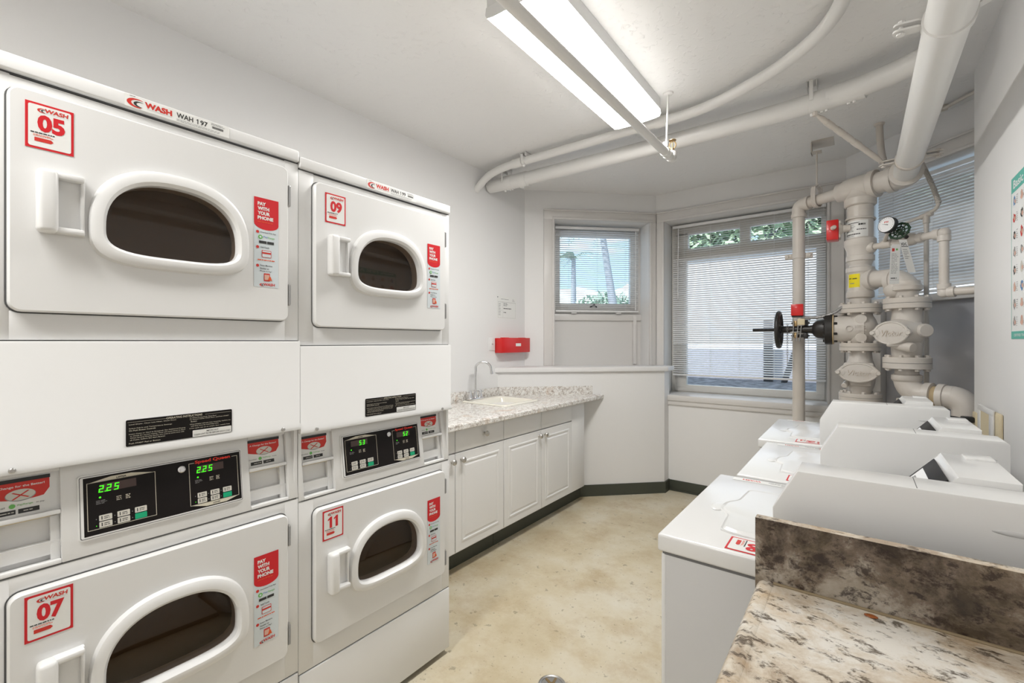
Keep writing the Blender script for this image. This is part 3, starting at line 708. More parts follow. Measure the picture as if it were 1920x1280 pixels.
# ================================================================ SINK CABINETS, WORKTOP
XD = -1.885
def knob(parent, y, z):
    MB().lathe((XD, y, z), (1, 0, 0), [(.009, 0), (.006, .006), (.006, .014), (.016, .020), (.018, .026), (.014, .032), (.005, .035), (.001, .0355)], 'nickel', 20).build('knob', parent)
def panel_door(parent, ya, yb, za, zb, knob_at=None, name='door'):
    b = MB(); x0 = XD - .019
    b.box((x0, ya + .0015, za), (XD, yb - .0015, zb), 'cabinet_white', .003)
    # routed frame: groove edge + raised centre field
    i0, i1, j0, j1 = ya + .062, yb - .062, za + .062, zb - .062
    def L(d, x): return [(x, i0 + d, j0 + d), (x, i1 - d, j0 + d), (x, i1 - d, j1 - d), (x, i0 + d, j1 - d)]
    b.loft([L(-.012, XD), L(-.009, XD + .004), L(0, XD + .0045), L(.004, XD + .0005), L(.014, XD + .0005), L(.022, XD + .0042), L(.030, XD + .0045)], 'cabinet_white', cap1=True)
    d = b.build(name, parent, 20)
    if knob_at: knob(d, *knob_at)
    return d
def base_cabinet(label, y0, y1):
    root = thing('base_cabinet', label, 'cabinet', (-2.2, (y0 + y1) / 2, 0), 0, 'white base cabinets under the speckled worktop'); OFF[root.name] = root.location.copy()
    def clip(xf): # footprint trimmed by the diagonal half wall
        P = [(xf, y0 + .001), (xf, min(y1 - .001, xf + 5.577))]
        if y1 > 3.08: P += [(max(y1 - 5.577, -2.5) if y1 < xf + 5.577 else xf, min(y1 - .001, xf + 5.577)), (-2.5, 3.077)]
        else: P += [(-2.5, y1 - .001)]
        return P + [(-2.5, y0 + .001)]
    MB().prism(clip(XD - .020), .13, .884, 'cabinet_white').build('carcass', root)
    if y1 > 3.08: y1 = 3.62
    MB().prism(clip(-1.978), 0, .13, 'base_vinyl').build('toe_kick', root)
    return root
cab = base_cabinet('narrow visible white base cabinet nearest the stacked dryers, door knob on its right edge', 1.462, 1.915)
MB().box((XD - .019, 1.464, .736), (XD, 1.9135, .882), 'cabinet_white', .003).build('drawer', cab)
panel_door(cab, 1.462, 1.915, .143, .728, (1.885, .688))
cab = base_cabinet('white base cabinet with one knobbed drawer over one knobbed door', 1.917, 2.374)
d = MB().box((XD - .019, 1.9185, .736), (XD, 2.3725, .882), 'cabinet_white', .003).build('drawer', cab); knob(d, 2.176, .810)
panel_door(cab, 1.917, 2.374, .143, .728, (1.965, .688))
cab = base_cabinet('white double-door sink cabinet with two knobs side by side, next to the half wall', 2.376, 3.503)
for a, c in ((2.376, 2.829), (2.831, 3.282)): MB().box((XD - .019, a + .0015, .736), (XD, c - .0015, .882), 'cabinet_white', .003).build('false_drawer_front', cab)
panel_door(cab, 2.376, 2.829, .143, .728, (2.792, .690)); panel_door(cab, 2.831, 3.282, .143, .728, (2.868, .690))
MB().box((XD - .019, 3.284, .14), (XD - .004, 3.50, .884), 'cabinet_white', .002).build('filler_panel', cab)
# speckled worktop with sink cut-out (rectangular ring) and splash
t = thing('worktop', 'white speckled laminate worktop with low backsplash, set around the cream sink', 'worktop', (-2.15, 2.5, .884)); T0 = Matrix.Translation((2.15, -2.5, -.884))
b = MB(T0); zt, zb = .914, .886
sx0, sx1, sy0, sy1 = -2.44, -2.06, 2.60, 3.00
hl = 5.60
for poly_ in ([(-2.51, 1.462), (-1.845, 1.462), (-1.845, sy0), (-2.51, sy0)], [(-2.51, sy0), (sx0, sy0), (sx0, sy1), (-2.51, sy1)], [(sx1, sy0), (-1.845, sy0), (-1.845, sy1), (sx1, sy1)],
    [(-2.51, sy1), (-1.845, sy1), (-1.845, 3.728), (-2.51, 3.068)]):
    b.prism(poly_, zb, zt, 'speckled_laminate')
lip = [(-1.845, .914), (-1.833, .912), (-1.827, .905), (-1.827, .882), (-1.832, .876), (-1.845, .874)]
b.loft([[(x, 1.462, z) for x, z in lip], [(x, 3.752, z) for x, z in lip]], 'speckled_laminate', cap0=True, cap1=True)
b.build('top', t, 30)
b = MB(T0); b.box((-2.51, 1.462, .914), (-2.49, 3.08, .992), 'speckled_laminate', .003)
b.prism([(-2.50, 3.075), (-1.90, 3.675), (-1.912, 3.689), (-2.512, 3.089)], .914, .992, 'speckled_laminate')
b.build('backsplash', t)
# drop-in sink
t = thing('sink', 'cream square drop-in sink in the speckled worktop', 'sink', (-2.25, 2.80, .914)); T0 = Matrix.Translation((2.25, -2.80, -.914)); b = MB(T0)
def rl(x0, y0, x1, y1, r, z): return [(x, y, z) for x, y in rrect(x0, y0, x1, y1, r, 5)]
b.loft([rl(-2.475, 2.575, -2.035, 3.025, .03, .915), rl(-2.473, 2.577, -2.037, 3.023, .03, .923), rl(-2.465, 2.585, -2.045, 3.015, .028, .927), rl(-2.40, 2.605, -2.065, 2.995, .035, .925),
        rl(-2.392, 2.613, -2.073, 2.987, .035, .915), rl(-2.375, 2.63, -2.09, 2.97, .04, .80), rl(-2.33, 2.67, -2.13, 2.93, .05, .775)], 'sink_cream', cap1=True)
b.build('basin', t, 50)
MB(T0).lathe((-2.23, 2.80, .776), (0, 0, 1), [(.03, 0), (.03, .003), (.02, .001), (.001, .001)], 'chrome', 20).build('drain_strainer', t)
# faucet
fx_, fy = -2.435, 2.70
t = thing('faucet', 'chrome gooseneck faucet with two cross handles behind the sink', 'faucet', (fx_, fy, .925)); T0 = Matrix.Translation((-fx_, -fy, -.925))
MB(T0).box((fx_ - .026, fy - .082, .926), (fx_ + .026, fy + .082, .945), 'chrome', .008, 3).lathe((fx_, fy, .94), (0, 0, 1), [(.022, 0), (.02, .015), (.014, .03), (.012, .05)], 'chrome', 20).build('base', t)
g = [(fx_, fy, .96), (fx_, fy, 1.10), (fx_ + .003, fy + .003, 1.16)] + [(fx_ + (.062 - .062 * cos(R(a))) * .72, fy + (.062 - .062 * cos(R(a))) * .72, 1.17 + .055 * sin(R(a))) for a in range(20, 181, 20)] + [(fx_ + .092, fy + .092, 1.145)]
MB(T0).tube(smooth_path(g, 5), .0095, 'chrome', 14).cyl((fx_ + .092, fy + .092, 1.150), (fx_ + .094, fy + .094, 1.128), .012, 'chrome', 14).build('spout', t)
for s in (-1, 1):
    y = fy + s * .06
    b = MB(T0); b.lathe((fx_, y, .942), (0, 0, 1), [(.02, 0), (.017, .02), (.012, .03), (.014, .05), (.010, .062), (.001, .064)], 'chrome', 18)
    for a in (20, 110): 
        d = Vector((cos(R(a)), sin(R(a)), 0)) * .030; b.tube([Vector((fx_, y, .992)) - d, Vector((fx_, y, .992)) + d], .0055, 'chrome', 10)
    b.build('handle', t)

# ================================================================ THINGS ON THE LEFT WALL
b = MB(); M = frame((-2.5095, 3.062, 1.589), (0, 1, 0), (0, 0, 1)); 
b.box((0, 0, -.0005), (.284, .204, 0), 'sticker_white', M=M)
for x in (.018, .085, .270): b.quad(x, .010, x + .0012, .155, 'ink_grey', .0006, M)
for y in (.012, .152, .148): b.quad(.018, y, .272, y + .001, 'ink_grey', .0006, M)
b.lines(.06, .172, .17, .182, 1, 'ink_grey', .0006, .4, 2, M=M); b.lines(.225, .16, .265, .185, 3, 'ink_grey', .0006, .3, 3, M=M)
b.lines(.095, .115, .16, .145, 3, 'ink', .0006, .35, 5, M=M); b.lines(.095, .09, .22, .10, 1, 'ink', .0006, .7, 6, M=M); b.lines(.095, .055, .15, .065, 1, 'ink', .0006, .6, 7, M=M); b.lines(.025, .03, .075, .14, 8, 'ink_grey', .0006, .3, 8, M=M)
b.lathe(M @ Vector((.012, .192, 0)), (1, 0, 0), [(.006, 0), (.006, .003), (.001, .005)], 'ink_grey', 10)
rebase(single(b.build('notice_sheet', smooth=20), 'white printed notice sheet pinned to the left wall above the red box', 'paper'), (-2.51, 3.2, 1.589))
t = thing('red_wall_box', 'bright red metal box mounted on the left wall by the half wall', 'box', (-2.51, 3.25, 1.29)); T0 = Matrix.Translation((2.51, -3.25, -1.29))
b = MB(T0); b.box((-2.51, 3.036, 1.291), (-2.435, 3.455, 1.420), 'red_paint', .004); b.build('case', t)
MB(T0).box((-2.435, 3.036, 1.293), (-2.431, 3.455, 1.4225), 'red_paint', .002).box((-2.50, 3.10, 1.418), (-2.44, 3.15, 1.4255), 'red_paint', .002).box((-2.50, 3.36, 1.418), (-2.44, 3.40, 1.4255), 'red_paint', .002).build('lid', t)
MB(T0).box((-2.4309, 3.235, 1.348), (-2.430, 3.312, 1.374), 'sticker_white').build('label_plate', t, label='small white blank label')
t = thing('wall_outlet', 'white outlet plate on the left wall beside the red box', 'outlet', (-2.51, 2.99, 1.312)); T0 = Matrix.Translation((2.51, -2.99, -1.312))
MB(T0).box((-2.51, 2.957, 1.313), (-2.503, 3.032, 1.424), 'plastic_white', .003).build('plate', t)
MB(T0).box((-2.504, 2.978, 1.345), (-2.501, 3.012, 1.395), 'plastic_white', .002).box((-2.502, 2.989, 1.362), (-2.5003, 2.993, 1.372), 'ink').box((-2.502, 2.998, 1.362), (-2.5003, 3.002, 1.372), 'ink').build('socket', t)

# ================================================================ TOP-LOAD WASHERS
def washer(label, X0, Y0, W, zt, num, seed):
    Dp = .705
    root = thing('washer', label, 'washer', (X0, Y0, 0), 0, 'top load washers along the right wall')
    zs = zt - .045
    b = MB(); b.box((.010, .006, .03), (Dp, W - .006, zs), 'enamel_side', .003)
    b.box((.008, .004, .03), (.020, W - .004, zs - .001), 'enamel', .005)
    for x in (.06, Dp - .06):
        for y in (.06, W - .06): b.cyl((x, y, 0), (x, y, .035), .02, 'black', 12)
    b.box((.012, .0055, zs - .004), (Dp - .002, W - .0055, zs + .004), 'seam')
    b.build('cabinet', root)
    top = MB().box((0, 0, zs + .002), (Dp, W, zt), 'enamel', .007, 3).build('top_panel', root)
    # lid with raised rim, finger notch toward the aisle
    k = W / .63
    P = [(.118, .115), (.112, .235), (.082, .262), (.086, .330), (.112, .362), (.120, .492), (.46, .492), (.46, .105), (.150, .105)]
    P = [(x, y * k) for x, y in P]
    lid = [Vector((x, y, 0)) for x, y in P]; pts = fillet([(lid[-1] + lid[0]) / 2] + lid + [(lid[-1] + lid[0]) / 2], .022, 4)[:-1]
    n_ = len(pts); cx = sum(p.x for p in pts) / n_; cy = sum(p.y for p in pts) / n_
    sc = lambda f, z: [(cx + (p.x - cx) * f, cy + (p.y - cy) * f, z) for p in pts]
    b = MB(); b.loft([sc(1.02, zt - .002), sc(1.012, zt + .0035), sc(.99, zt + .0045), sc(.965, zt + .0005), sc(.94, zt + .0003), sc(.915, zt + .006), sc(.89, zt + .0065)], 'enamel', cap1=True)
    b.ball((.075, .283 * k, zt + .001), (.020, .035, .004), 'enamel', 16)
    b.build('lid', root, 60)
    # control hood
    zc = zt + .198; h0 = .245
    prof = [(h0, zt - .001), (h0, zt + .112), (h0 + .046, zc), (Dp - .045, zc), (Dp - .035, zc - .008), (Dp - .035, zt - .001)]
    Mx = Matrix(((1, 0, 0, 0), (0, 0, 1, 0), (0, 1, 0, 0), (0, 0, 0, 1)))
    b = MB(); b.prism(prof, .020, .115, 'enamel', Mx, bev=.003)
    b.box((h0 + .18, .11, zt - .001), (Dp - .035, W - .02, zt + .075), 'enamel', .006)
    b.box((h0 + .2335, .024, zc - .01), (h0 + .2348, .114, zc + .0003), 'seam')
    b.ball((Dp - .095, .0200, zt + .145), (.036, .0020, .005), 'slot_shade', 14)
    hood = b.build('control_hood', root, 30)
    prof = [(h0 + .17, zt + .05), (h0 + .297, zc + .004), (h0 + .300, zc + .012), (h0 + .385, zc + .012), (h0 + .385, zt + .05), (h0 + .12, zt + .02)]
    b = MB(); b.prism(prof, .115, .355, 'enamel', Mx, bev=.002)
    b.box((h0 + .335, .30, zc + .006), (h0 + .383, .354, zc + .016), 'enamel', .003)
    mc = b.build('meter_case', root, 30)
    a = Vector((h0 + .192, 0, zt + .078)); c = Vector((h0 + .292, 0, zc - .006)); d = (c - a)
    Mp = frame((a.x - .003, .335, a.z + .004), (0, -1, 0), d)
    b = MB(Mp); b.box((0, 0, 0), (.205, d.length, .003), 'black_panel', .001); b.box((.015, d.length * .25, .003), (.19, d.length * .8, .0036), 'gauge_white')
    b.lines(.03, d.length * .35, .17, d.length * .7, 3, 'ink_grey', .004, .4, 3); b.build('display_panel', root, 30)
    # number sticker, read from the aisle
    Ms = Matrix(((0, 1, 0, .150), (-1, 0, 0, .090 * k), (0, 0, 1, zt + .0004), (0, 0, 0, 1)))
    number_sticker(num, top, Ms)
    # instruction strip on the far edge of the top, read from behind
    Ms = Matrix(((-1, 0, 0, .285), (0, -1, 0, W - .012), (0, 0, 1, zt + .0004), (0, 0, 0, 1)))
    b = MB(Ms); b.box((0, 0, 0), (.235, .032, .0004), 'sticker_white'); swoosh(b, .205, .004, -.0, I4, .0008)
    b.text('WASH', .150, .008, .014, 'red_ink', .0008, .055, .03); b.lines(.02, .006, .14, .026, 3, 'ink_grey', .0008, .4, 4); b.quad(.045, .008, .075, .024, 'red_ink', .0008); b.lines(.05, .010, .07, .022, 2, 'sticker_white', .0012, .5, 2)
    b.build('instruction_strip', top, 0)
    return root
washer('white top load washer nearest the camera, its top sticker partly hidden by the granite splash', -.393, 1.100, .632, .92, '08', 1)
washer('middle one of the three white top load washers', -.345, 1.762, .650, .921, '06', 2)
washer('farthest white top load washer, in front of the valves', -.384, 2.440, .700, .926, '04', 3)

# ================================================================ NEAR WORKTOP
t = thing('granite_worktop', 'granite-look laminate worktop with tall dark splash in the right foreground', 'worktop', (.16, 0, .86)); T0 = Matrix.Translation((-.16, 0, -.86))
b = MB(T0); x0 = -.163
b.box((x0 + .03, -1.2, .876), (.489, 1.02, .914), 'granite_top')
pr = [(x0 + .03, .9142), (x0 + .024, .9165), (x0 + .018, .9142), (x0 + .012, .9158), (x0 + .006, .912), (x0 + .001, .904), (x0, .893), (x0 + .004, .880), (x0 + .012, .875), (x0 + .03, .875)]
b.loft([[(x, -1.2, z) for x, z in pr], [(x, 1.02, z) for x, z in pr]], 'granite_top', cap0=True, cap1=True)
b.build('top', t, 50)
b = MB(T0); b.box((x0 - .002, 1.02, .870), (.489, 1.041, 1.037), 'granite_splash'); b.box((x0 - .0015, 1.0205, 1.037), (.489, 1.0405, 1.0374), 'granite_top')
b.build('splash', t)
MB(T0).tube([(x0 + .03, 1.0185, .9155), (.488, 1.0185, .9155)], .0028, 'caulk', 8).build('caulk_bead', t, label='brown caulk line')
t = thing('counter_cabinet', 'white base cabinet carrying the granite-look worktop in the right foreground', 'cabinet', (.18, 0, 0)); T0 = Matrix.Translation((-.18, 0, 0))
MB(T0).box((-.10, -1.18, .10), (.485, 1.01, .872), 'cabinet_white').build('carcass', t); MB(T0).box((-.04, -1.18, 0), (.485, 1.01, .10), 'base_vinyl').build('toe_kick', t)
for i in range(4): MB(T0).box((-.118, -1.17 + .545 * i, .12), (-.10, -.63 + .545 * i, .86), 'cabinet_white', .003).build('door', t)
rebase(single(MB().ball((.017, 1.0, .9155), (.010, .006, .002), 'amber', 14).build('amber_spill', smooth=60), 'small amber blob on the granite-look worktop near its splash', 'spill'), (.017, 1.0, .914))
# floor drain
t = thing('floor_drain', 'round brass floor drain in the beige floor, cut by the bottom of the view', 'drain', (-.985, 1.555, 0))
MB().lathe((0, 0, 0), (0, 0, 1), [(.056, 0), (.056, .003), (.050, .006), (.045, .003), (.045, .001)], 'steel', 32).build('rim', t)
b = MB().lathe((0, 0, .0005), (0, 0, 1), [(.045, 0), (.001, .0002)], 'black', 24)
for i in range(6):
    a = R(60 * i + 10); b.prism(rrect(-.005, .012, .005, .042, .004), .0008, .003, 'brass', Matrix.Rotation(a, 4, 'Z'))
b.lathe((0, 0, .0005), (0, 0, 1), [(.014, 0), (.014, .003), (.001, .004)], 'brass', 16); b.build('grate', t)

# ================================================================ RIGHT WALL
t = thing('wall_poster', 'white first aid style poster with teal top and bottom bands on the right wall', 'poster', (.4895, 2.3, 1.40)); 
M = Matrix(((0, 0, -1, 0), (-1, 0, 0, .37), (0, 1, 0, 0), (0, 0, 0, 1)))     # local x -> -Y, y -> Z, normal -> -X
b = MB(M); PW, PH = .50, .64
b.box((0, 0, 0), (PW, PH, .001), 'poster_white'); b.quad(0, .58, PW, PH, 'teal', .0014); b.quad(0, 0, PW, .03, 'teal', .0014); b.quad(0, .03, .004, .58, 'teal', .0014)
b.text('Basic First Aid', .03, .593, .033, 'poster_white', .0018, .40, .02); b.text('CERTIFIED TRAINING', .04, .010, .010, 'poster_white', .0018, .2, .01)
b.build('sheet', t, 0)
b = MB(M); rnd = random.Random(4); z = .0016
cols = ['blue_ink', 'skin_print', 'ink_grey', 'skin_print', 'ink', 'key_grey', 'skin_print', 'red_ink']
for c_ in range(5):
    for r_ in range(8):
        cx, cy = .045 + c_ * .10, .545 - r_ * .068; m1 = cols[(r_ * 3 + c_) % 8] if c_ else ['blue_ink', 'red_ink', 'ink', 'ink_grey', 'ink', 'skin_print', 'ink_grey', 'ink_grey'][r_]
        b.poly([(cx + .020 * cos(R(a)) * rnd.uniform(.6, 1.1), cy + .022 * sin(R(a)) * rnd.uniform(.6, 1.1)) for a in range(0, 360, 30)], m1, z)
        b.poly([(cx + .012 + .011 * cos(R(a)), cy - .004 + .009 * sin(R(a))) for a in range(0, 360, 40)], 'skin_print', z + .0004)
        b.poly([(cx - .008 + .006 * cos(R(a)), cy + .006 + .009 * sin(R(a))) for a in range(0, 360, 60)], 'key_grey', z + .0006)
        b.lines(cx + .03, cy - .02, cx + .05, cy + .02, 5, 'ink_grey', z, .3, c_ * 8 + r_)
b.build('printed_pictures', t, 0)
# outlets near the washers
t = thing('loose_outlet_box', 'cream outlet box with tilted loose white cover plate low on the right wall', 'outlet', (.489, 3.0, .93)); T0 = Matrix.Translation((-.489, -3.0, -.93))
b = MB(T0); b.box((.474, 2.80, .925), (.4895, 2.90, 1.078), 'outlet_cream', .006); b.build('box', t)
b = MB(T0 @ Matrix.Translation((.470, 2.86, .93)) @ Matrix.Rotation(R(1.0), 4, 'Z'))
for q in (((-.003, 0, 0), (.003, .29, .020)), ((-.003, 0, .13), (.003, .29, .155)), ((-.003, 0, .02), (.003, .07, .13)), ((-.003, .24, .02), (.003, .29, .13))): b.box(*q, 'plastic_white', .001)
b.box((0, .07, .02), (.001, .24, .13), 'outlet_cream'); b.build('cover_plate', t, label='white cover plate hanging loose')
t = thing('plugged_outlet', 'cream outlet plate with a black plug and cord behind the farthest washer', 'outlet', (.489, 3.36, .93)); T0 = Matrix.Translation((-.489, -3.36, -.93))
MB(T0).box((.480, 3.31, .925), (.4895, 3.40, 1.020), 'outlet_cream', .003).build('plate', t)
MB(T0).box((.43, 3.33, .965), (.480, 3.375, .995), 'black', .006).tube(smooth_path([(.44, 3.352, .98), (.38, 3.36, .985), (.34, 3.37, .95), (.335, 3.37, .80), (.33, 3.38, .4), (.33, 3.38, .05)]), .006, 'black', 8).build('plug', t, label='black plug and cord')
# ================================================================ PIPEWORK
PP = 'pipe_paint'
def wthing(name, label, cat, loc, group=None):      # children are written in room coordinates
    t = thing(name, label, cat, loc, 0, group); OFF[t.name] = Vector(loc); return t
A1 = Vector((.008, 3.81, 0)); A2 = Vector((.233, 3.658, 0)); A3 = Vector((-.356, 3.99, 0))
z1 = lambda v: 1.39 + (640 - v) * .003565
z2 = lambda v: 1.39 + (640 - v) * .003254
z3 = lambda v: 1.39 + (640 - v) * .003981
def hexbolt(b, p, ax, r=.013, h=.013, m=PP): b.lathe(p, ax, [(r, 0), (r, h * .8), (r * .8, h)], m, 6)
def flange(parent, A, z, r, th, n=8, ph=10):
    b = MB(); c = Vector((A.x, A.y, z))
    b.lathe(c - Vector((0, 0, th / 2)), (0, 0, 1), [(r * .7, 0), (r - .003, 0), (r, .003), (r, th * .48), (r - .004, th * .49), (r - .004, th * .51), (r, th * .52), (r, th - .003), (r - .003, th), (r * .7, th)], PP, 44)
    b.lathe(c - Vector((0, 0, .0012)), (0, 0, 1), [(r - .002, 0), (r - .002, .0024)], 'seam', 44)
    for i in range(n):
        a = R(360 / n * i + ph); q = c + Vector((cos(a), sin(a), 0)) * (r - .018)
        hexbolt(b, q + Vector((0, 0, th / 2)), (0, 0, 1)); hexbolt(b, q - Vector((0, 0, th / 2)), (0, 0, -1))
    return b.build('flange', parent)
def vsec(parent, name, A, prof, m=PP, n=40):         # vertical turned section: prof list of (r, z)
    prof = sorted(prof, key=lambda q: 0) 
    return MB().lathe((A.x, A.y, prof[0][1]), (0, 0, 1), [(r, z - prof[0][1]) for r, z in prof], m, n).build(name, parent, 35)
def cover(parent, c, nrm, hw, hh, word):
    nrm = Vector(nrm).normalized(); x = Vector((0, 0, 1)).cross(nrm); M = frame(c, x, Vector((0, 0, 1)).cross(x) * -1 if False else nrm.cross(x))
    el = lambda f, z, g=0: [(hw * f * cos(2 * pi * i / 48), hh * f * sin(2 * pi * i / 48), z) for i in range(48)]
    b = MB(M); b.loft([el(.80, -.05), el(.97, -.012), el(1, -.006), el(1, .008), el(.95, .013), el(.86, .013), el(.82, .009), el(.5, .010)], PP, cap1=True)
    for s in (-1, 1): b.prism([(s * hw * .85 + .024 * cos(R(a)), .024 * sin(R(a))) for a in range(0, 360, 20)], -.01, .012, PP, bev=.002)
    o = b.build('cover_plate', parent, 40)
    vs = MB(M); vs.text(word, 0, -hh * .28, hh * .52, PP, .0135, hw * 1.25, .02, 'C', italic=.25); vs.text(word, .0008, -hh * .29, hh * .52, 'tan_glue', .0125, hw * 1.25, .03, 'C', italic=.25); vs.build('raised_lettering', o, 0)
    for s in (-1, 1):
        b = MB(M); b.lathe((s * hw * 1.0, 0, .010), (0, 0, 1), [(.015, 0), (.015, .010), (.012, .014)], PP, 6); b.build('bolt', o)
    return o

# ---- main riser under the tee
r1 = wthing('sprinkler_riser', 'thick beige sprinkler riser with white label, yellow sticker and wheel valve, left of the two', 'pipe', (A1.x, A1.y, 0))
vsec(r1, 'tee', A1, [(.080, z1(388)), (.088, z1(386)), (.088, z1(374)), (.080, z1(371)), (.075, z1(365)), (.075, z1(350))])
h = Vector((.583, -.29, 0)).normalized(); HZ = 2.414; hc = Vector((A1.x, A1.y, HZ))
MB().lathe(hc - h * .135, h, [(.050, 0), (.062, .002), (.062, .03), (.074, .05), (.078, .09), (.078, .19), (.088, .20), (.088, .235), (.074, .237)], PP, 40).build('tee', r1)
vsec(r1, 'pipe', A1, [(.0715, z1(449)), (.0715, z1(385))])
b = MB(); b.torus((A1.x, A1.y, z1(413)), (.05, .06, 1), .078, .007, PP, 40, 8); b.build('clamp_ring', r1)
vsec(r1, 'coupling', A1, [(.062, z1(497)), (.070, z1(491)), (.078, z1(490)), (.078, z1(481)), (.070, z1(480)), (.072, z1(472)), (.086, z1(462)), (.088, z1(461)), (.088, z1(451)), (.080, z1(449)), (.072, z1(449))])
vsec(r1, 'pipe', A1, [(.060, z1(504)), (.060, z1(488))])
vsec(r1, 'tee', A1, [(.060, z1(560)), (.074, z1(558)), (.076, z1(557)), (.076, z1(548)), (.068, z1(545)), (.066, z1(530)), (.066, z1(516)), (.070, z1(513)), (.078, z1(511)), (.078, z1(503)), (.060, z1(501))])
vsec(r1, 'pipe', A1, [(.060, z1(574)), (.060, z1(556))])
flange(r1, A1, z1(579), .117, .058)
# curved labels on the pipe
def wrap(parent, name, A, r, a0, a1, za, zb, m, prt=None):
    b = MB(); n_ = 12; P = []
    f = lambda t, z, rr: (A.x + rr * cos(R(a0 + (a1 - a0) * t)), A.y + rr * sin(R(a0 + (a1 - a0) * t)), z)
    b.loft([[f(i / n_, za, r) for i in range(n_ + 1)], [f(i / n_, zb, r) for i in range(n_ + 1)]], m, closed=False)
    if prt: 
        rnd = random.Random(prt)
        for k, (t0, t1, q0, q1, mm) in enumerate(PR[prt]):
            x = t0
            while x < t1:
                e = min(x + rnd.uniform(.02, .07), t1); zz0 = za + (zb - za) * q0; zz1 = za + (zb - za) * q1
                b.add([f(x, zz0, r + .0006), f(e, zz0, r + .0006), f(e, zz1, r + .0006), f(x, zz1, r + .0006)], [(0, 1, 2, 3)], mm); x = e + .012
    return b.build(name, parent, 60)
PR = {1: [(.18, .7, .84, .89, 'ink'), (.12, .5, .74, .77, 'ink_grey'), (.66, .9, .70, .80, 'ink'), (.16, .55, .62, .65, 'ink_grey'), (.16, .5, .55, .58, 'ink_grey'), (.03, .10, .48, .66, 'ink'), (.12, .45, .45, .48, 'ink_grey'),
          (.60, .93, .42, .47, 'ink'), (.08, .5, .36, .39, 'ink'), (.10, .72, .14, .21, 'ink'), (.15, .5, .05, .09, 'ink_grey')],
      2: [(.10, .35, .70, .76, 'ink'), (.45, .8, .68, .74, 'ink'), (.2, .6, .40, .45, 'ink_grey')]}
wrap(r1, 'label_sheet', A1, .0722, 180, 305, z1(447), z1(417), 'sticker_white', 1)
wrap(r1, 'yellow_sticker', A1, .0672, 205, 268, z1(545), z1(515), 'yellow', 2)
# branch pipe from tee 2 to riser 2
d12 = (A2 - A1).normalized(); L12 = (A2 - A1).length; zb_ = z1(527)
MB().lathe(A1 + Vector((0, 0, zb_)) + d12 * .03, d12, [(.055, 0), (.066, .03), (.068, .045), (.068, .058), (.055, .06)], PP, 36).build('branch_socket', r1)
MB().cyl(A1 + Vector((0, 0, zb_)) + d12 * .08, A2 + Vector((0, 0, zb_)) - d12 * .06, .054, PP, 36).build('branch_pipe', r1)
# gate valve body with bonnet and wheel
gv = wthing('gate_valve', 'black wheel-operated gate valve bonnet and stem sticking out left from the riser', 'valve', (A1.x, A1.y, z1(640)))
vz = z1(616); c = Vector((A1.x, A1.y, vz))
b = MB(); b.lathe((A1.x, A1.y, z1(647)), (0, 0, 1), [(.062, 0), (.066, .02), (.082, .05), (.094, .085), (.096, .11), (.094, .135), (.082, .17), (.066, .20), (.062, .235)], PP, 40)
b.lathe(c + Vector((.02, 0, 0)), (-1, 0, 0), [(.10, 0), (.095, .06), (.090, .11), (.090, .165)], PP, 40)
for zz in (vz + .062, vz - .062): b.lathe((A1.x + .005, A1.y - .055, zz), (0, -1, 0), [(.032, 0), (.032, .034), (.028, .038)], PP, 24)
b.build('valve_body', gv, 40)
M = frame((A1.x, A1.y - .1005, vz), (1, 0, 0), (0, 0, 1)); b = MB(M); b.text('NIBCO', -.028, .002, .020, PP, 0, .06, .02); b.text('250 WWP', -.028, -.022, .014, PP, 0, .06, .02)
b.torus((-.058, 0, -.004), (0, 0, 1), .018, .003, PP, 24, 6); b.build('cast_lettering', gv, 0)
ax = Vector((-1, 0, 0)); fx = A1.x - .142
MB().lathe((fx, A1.y, vz), ax, [(.09, 0), (.104, .001), (.104, .008), (.09, .009)], 'tan_glue', 40).build('gasket', gv)
b = MB(); b.lathe((fx - .009, A1.y, vz), ax, [(.09, 0), (.106, .001), (.106, .040), (.098, .044), (.070, .046), (.066, .06), (.062, .085), (.048, .105), (.030, .115), (.026, .13), (.024, .30), (.030, .302), (.030, .33), (.018, .332)], 'black_iron', 40)
for i in range(8):
    a = R(45 * i + 22); q = Vector((fx - .002, A1.y + .088 * cos(a), vz + .088 * sin(a))); hexbolt(b, q + Vector((.004, 0, 0)), (1, 0, 0), .010, .018, 'black_iron'); hexbolt(b, q - Vector((.045, 0, 0)), (-1, 0, 0), .010, .014, 'black_iron')
for s in (-1, 1):
    b.box((fx - .215, A1.y - .012, vz + s * .034), (fx - .16, A1.y + .012, vz + s * .058), 'black_iron', .004); b.box((fx - .175, A1.y - .018, vz + s * .026), (fx - .150, A1.y + .018, vz + s * .066), 'black_iron', .004)
    b.box((fx - .235, A1.y - .02, vz + s * .022), (fx - .210, A1.y + .02, vz + s * .062), 'brass', .004); b.cyl((fx - .25, A1.y, vz + s * .045), (fx - .14, A1.y, vz + s * .045), .006, 'black_iron', 10)
b.build('bonnet', gv, 40)
wx = -.462
b = MB(); b.torus((wx, A1.y, vz), ax, .122, .0155, 'black_iron', 48, 12); b.lathe((wx + .02, A1.y, vz), ax, [(.024, 0), (.028, .01), (.028, .03), (.020, .04)], 'black_iron', 24)
for i in range(5):
    a = R(72 * i + 15); dv = Vector((0, cos(a), sin(a))); b.tube([Vector((wx, A1.y, vz)) + dv * .02, Vector((wx + .008, A1.y, vz)) + dv * .07, Vector((wx, A1.y, vz)) + dv * .12], .009, 'black_iron', 10)
b.build('handwheel', gv)
b = MB(); b.cyl((wx + .10, A1.y, vz), (-.632, A1.y, vz), .011, 'black_iron', 16)
for i in range(26): b.torus((-.628 + i * .0055, A1.y, vz), ax, .0105, .0018, 'black_iron', 14, 5)
b.build('stem', gv)
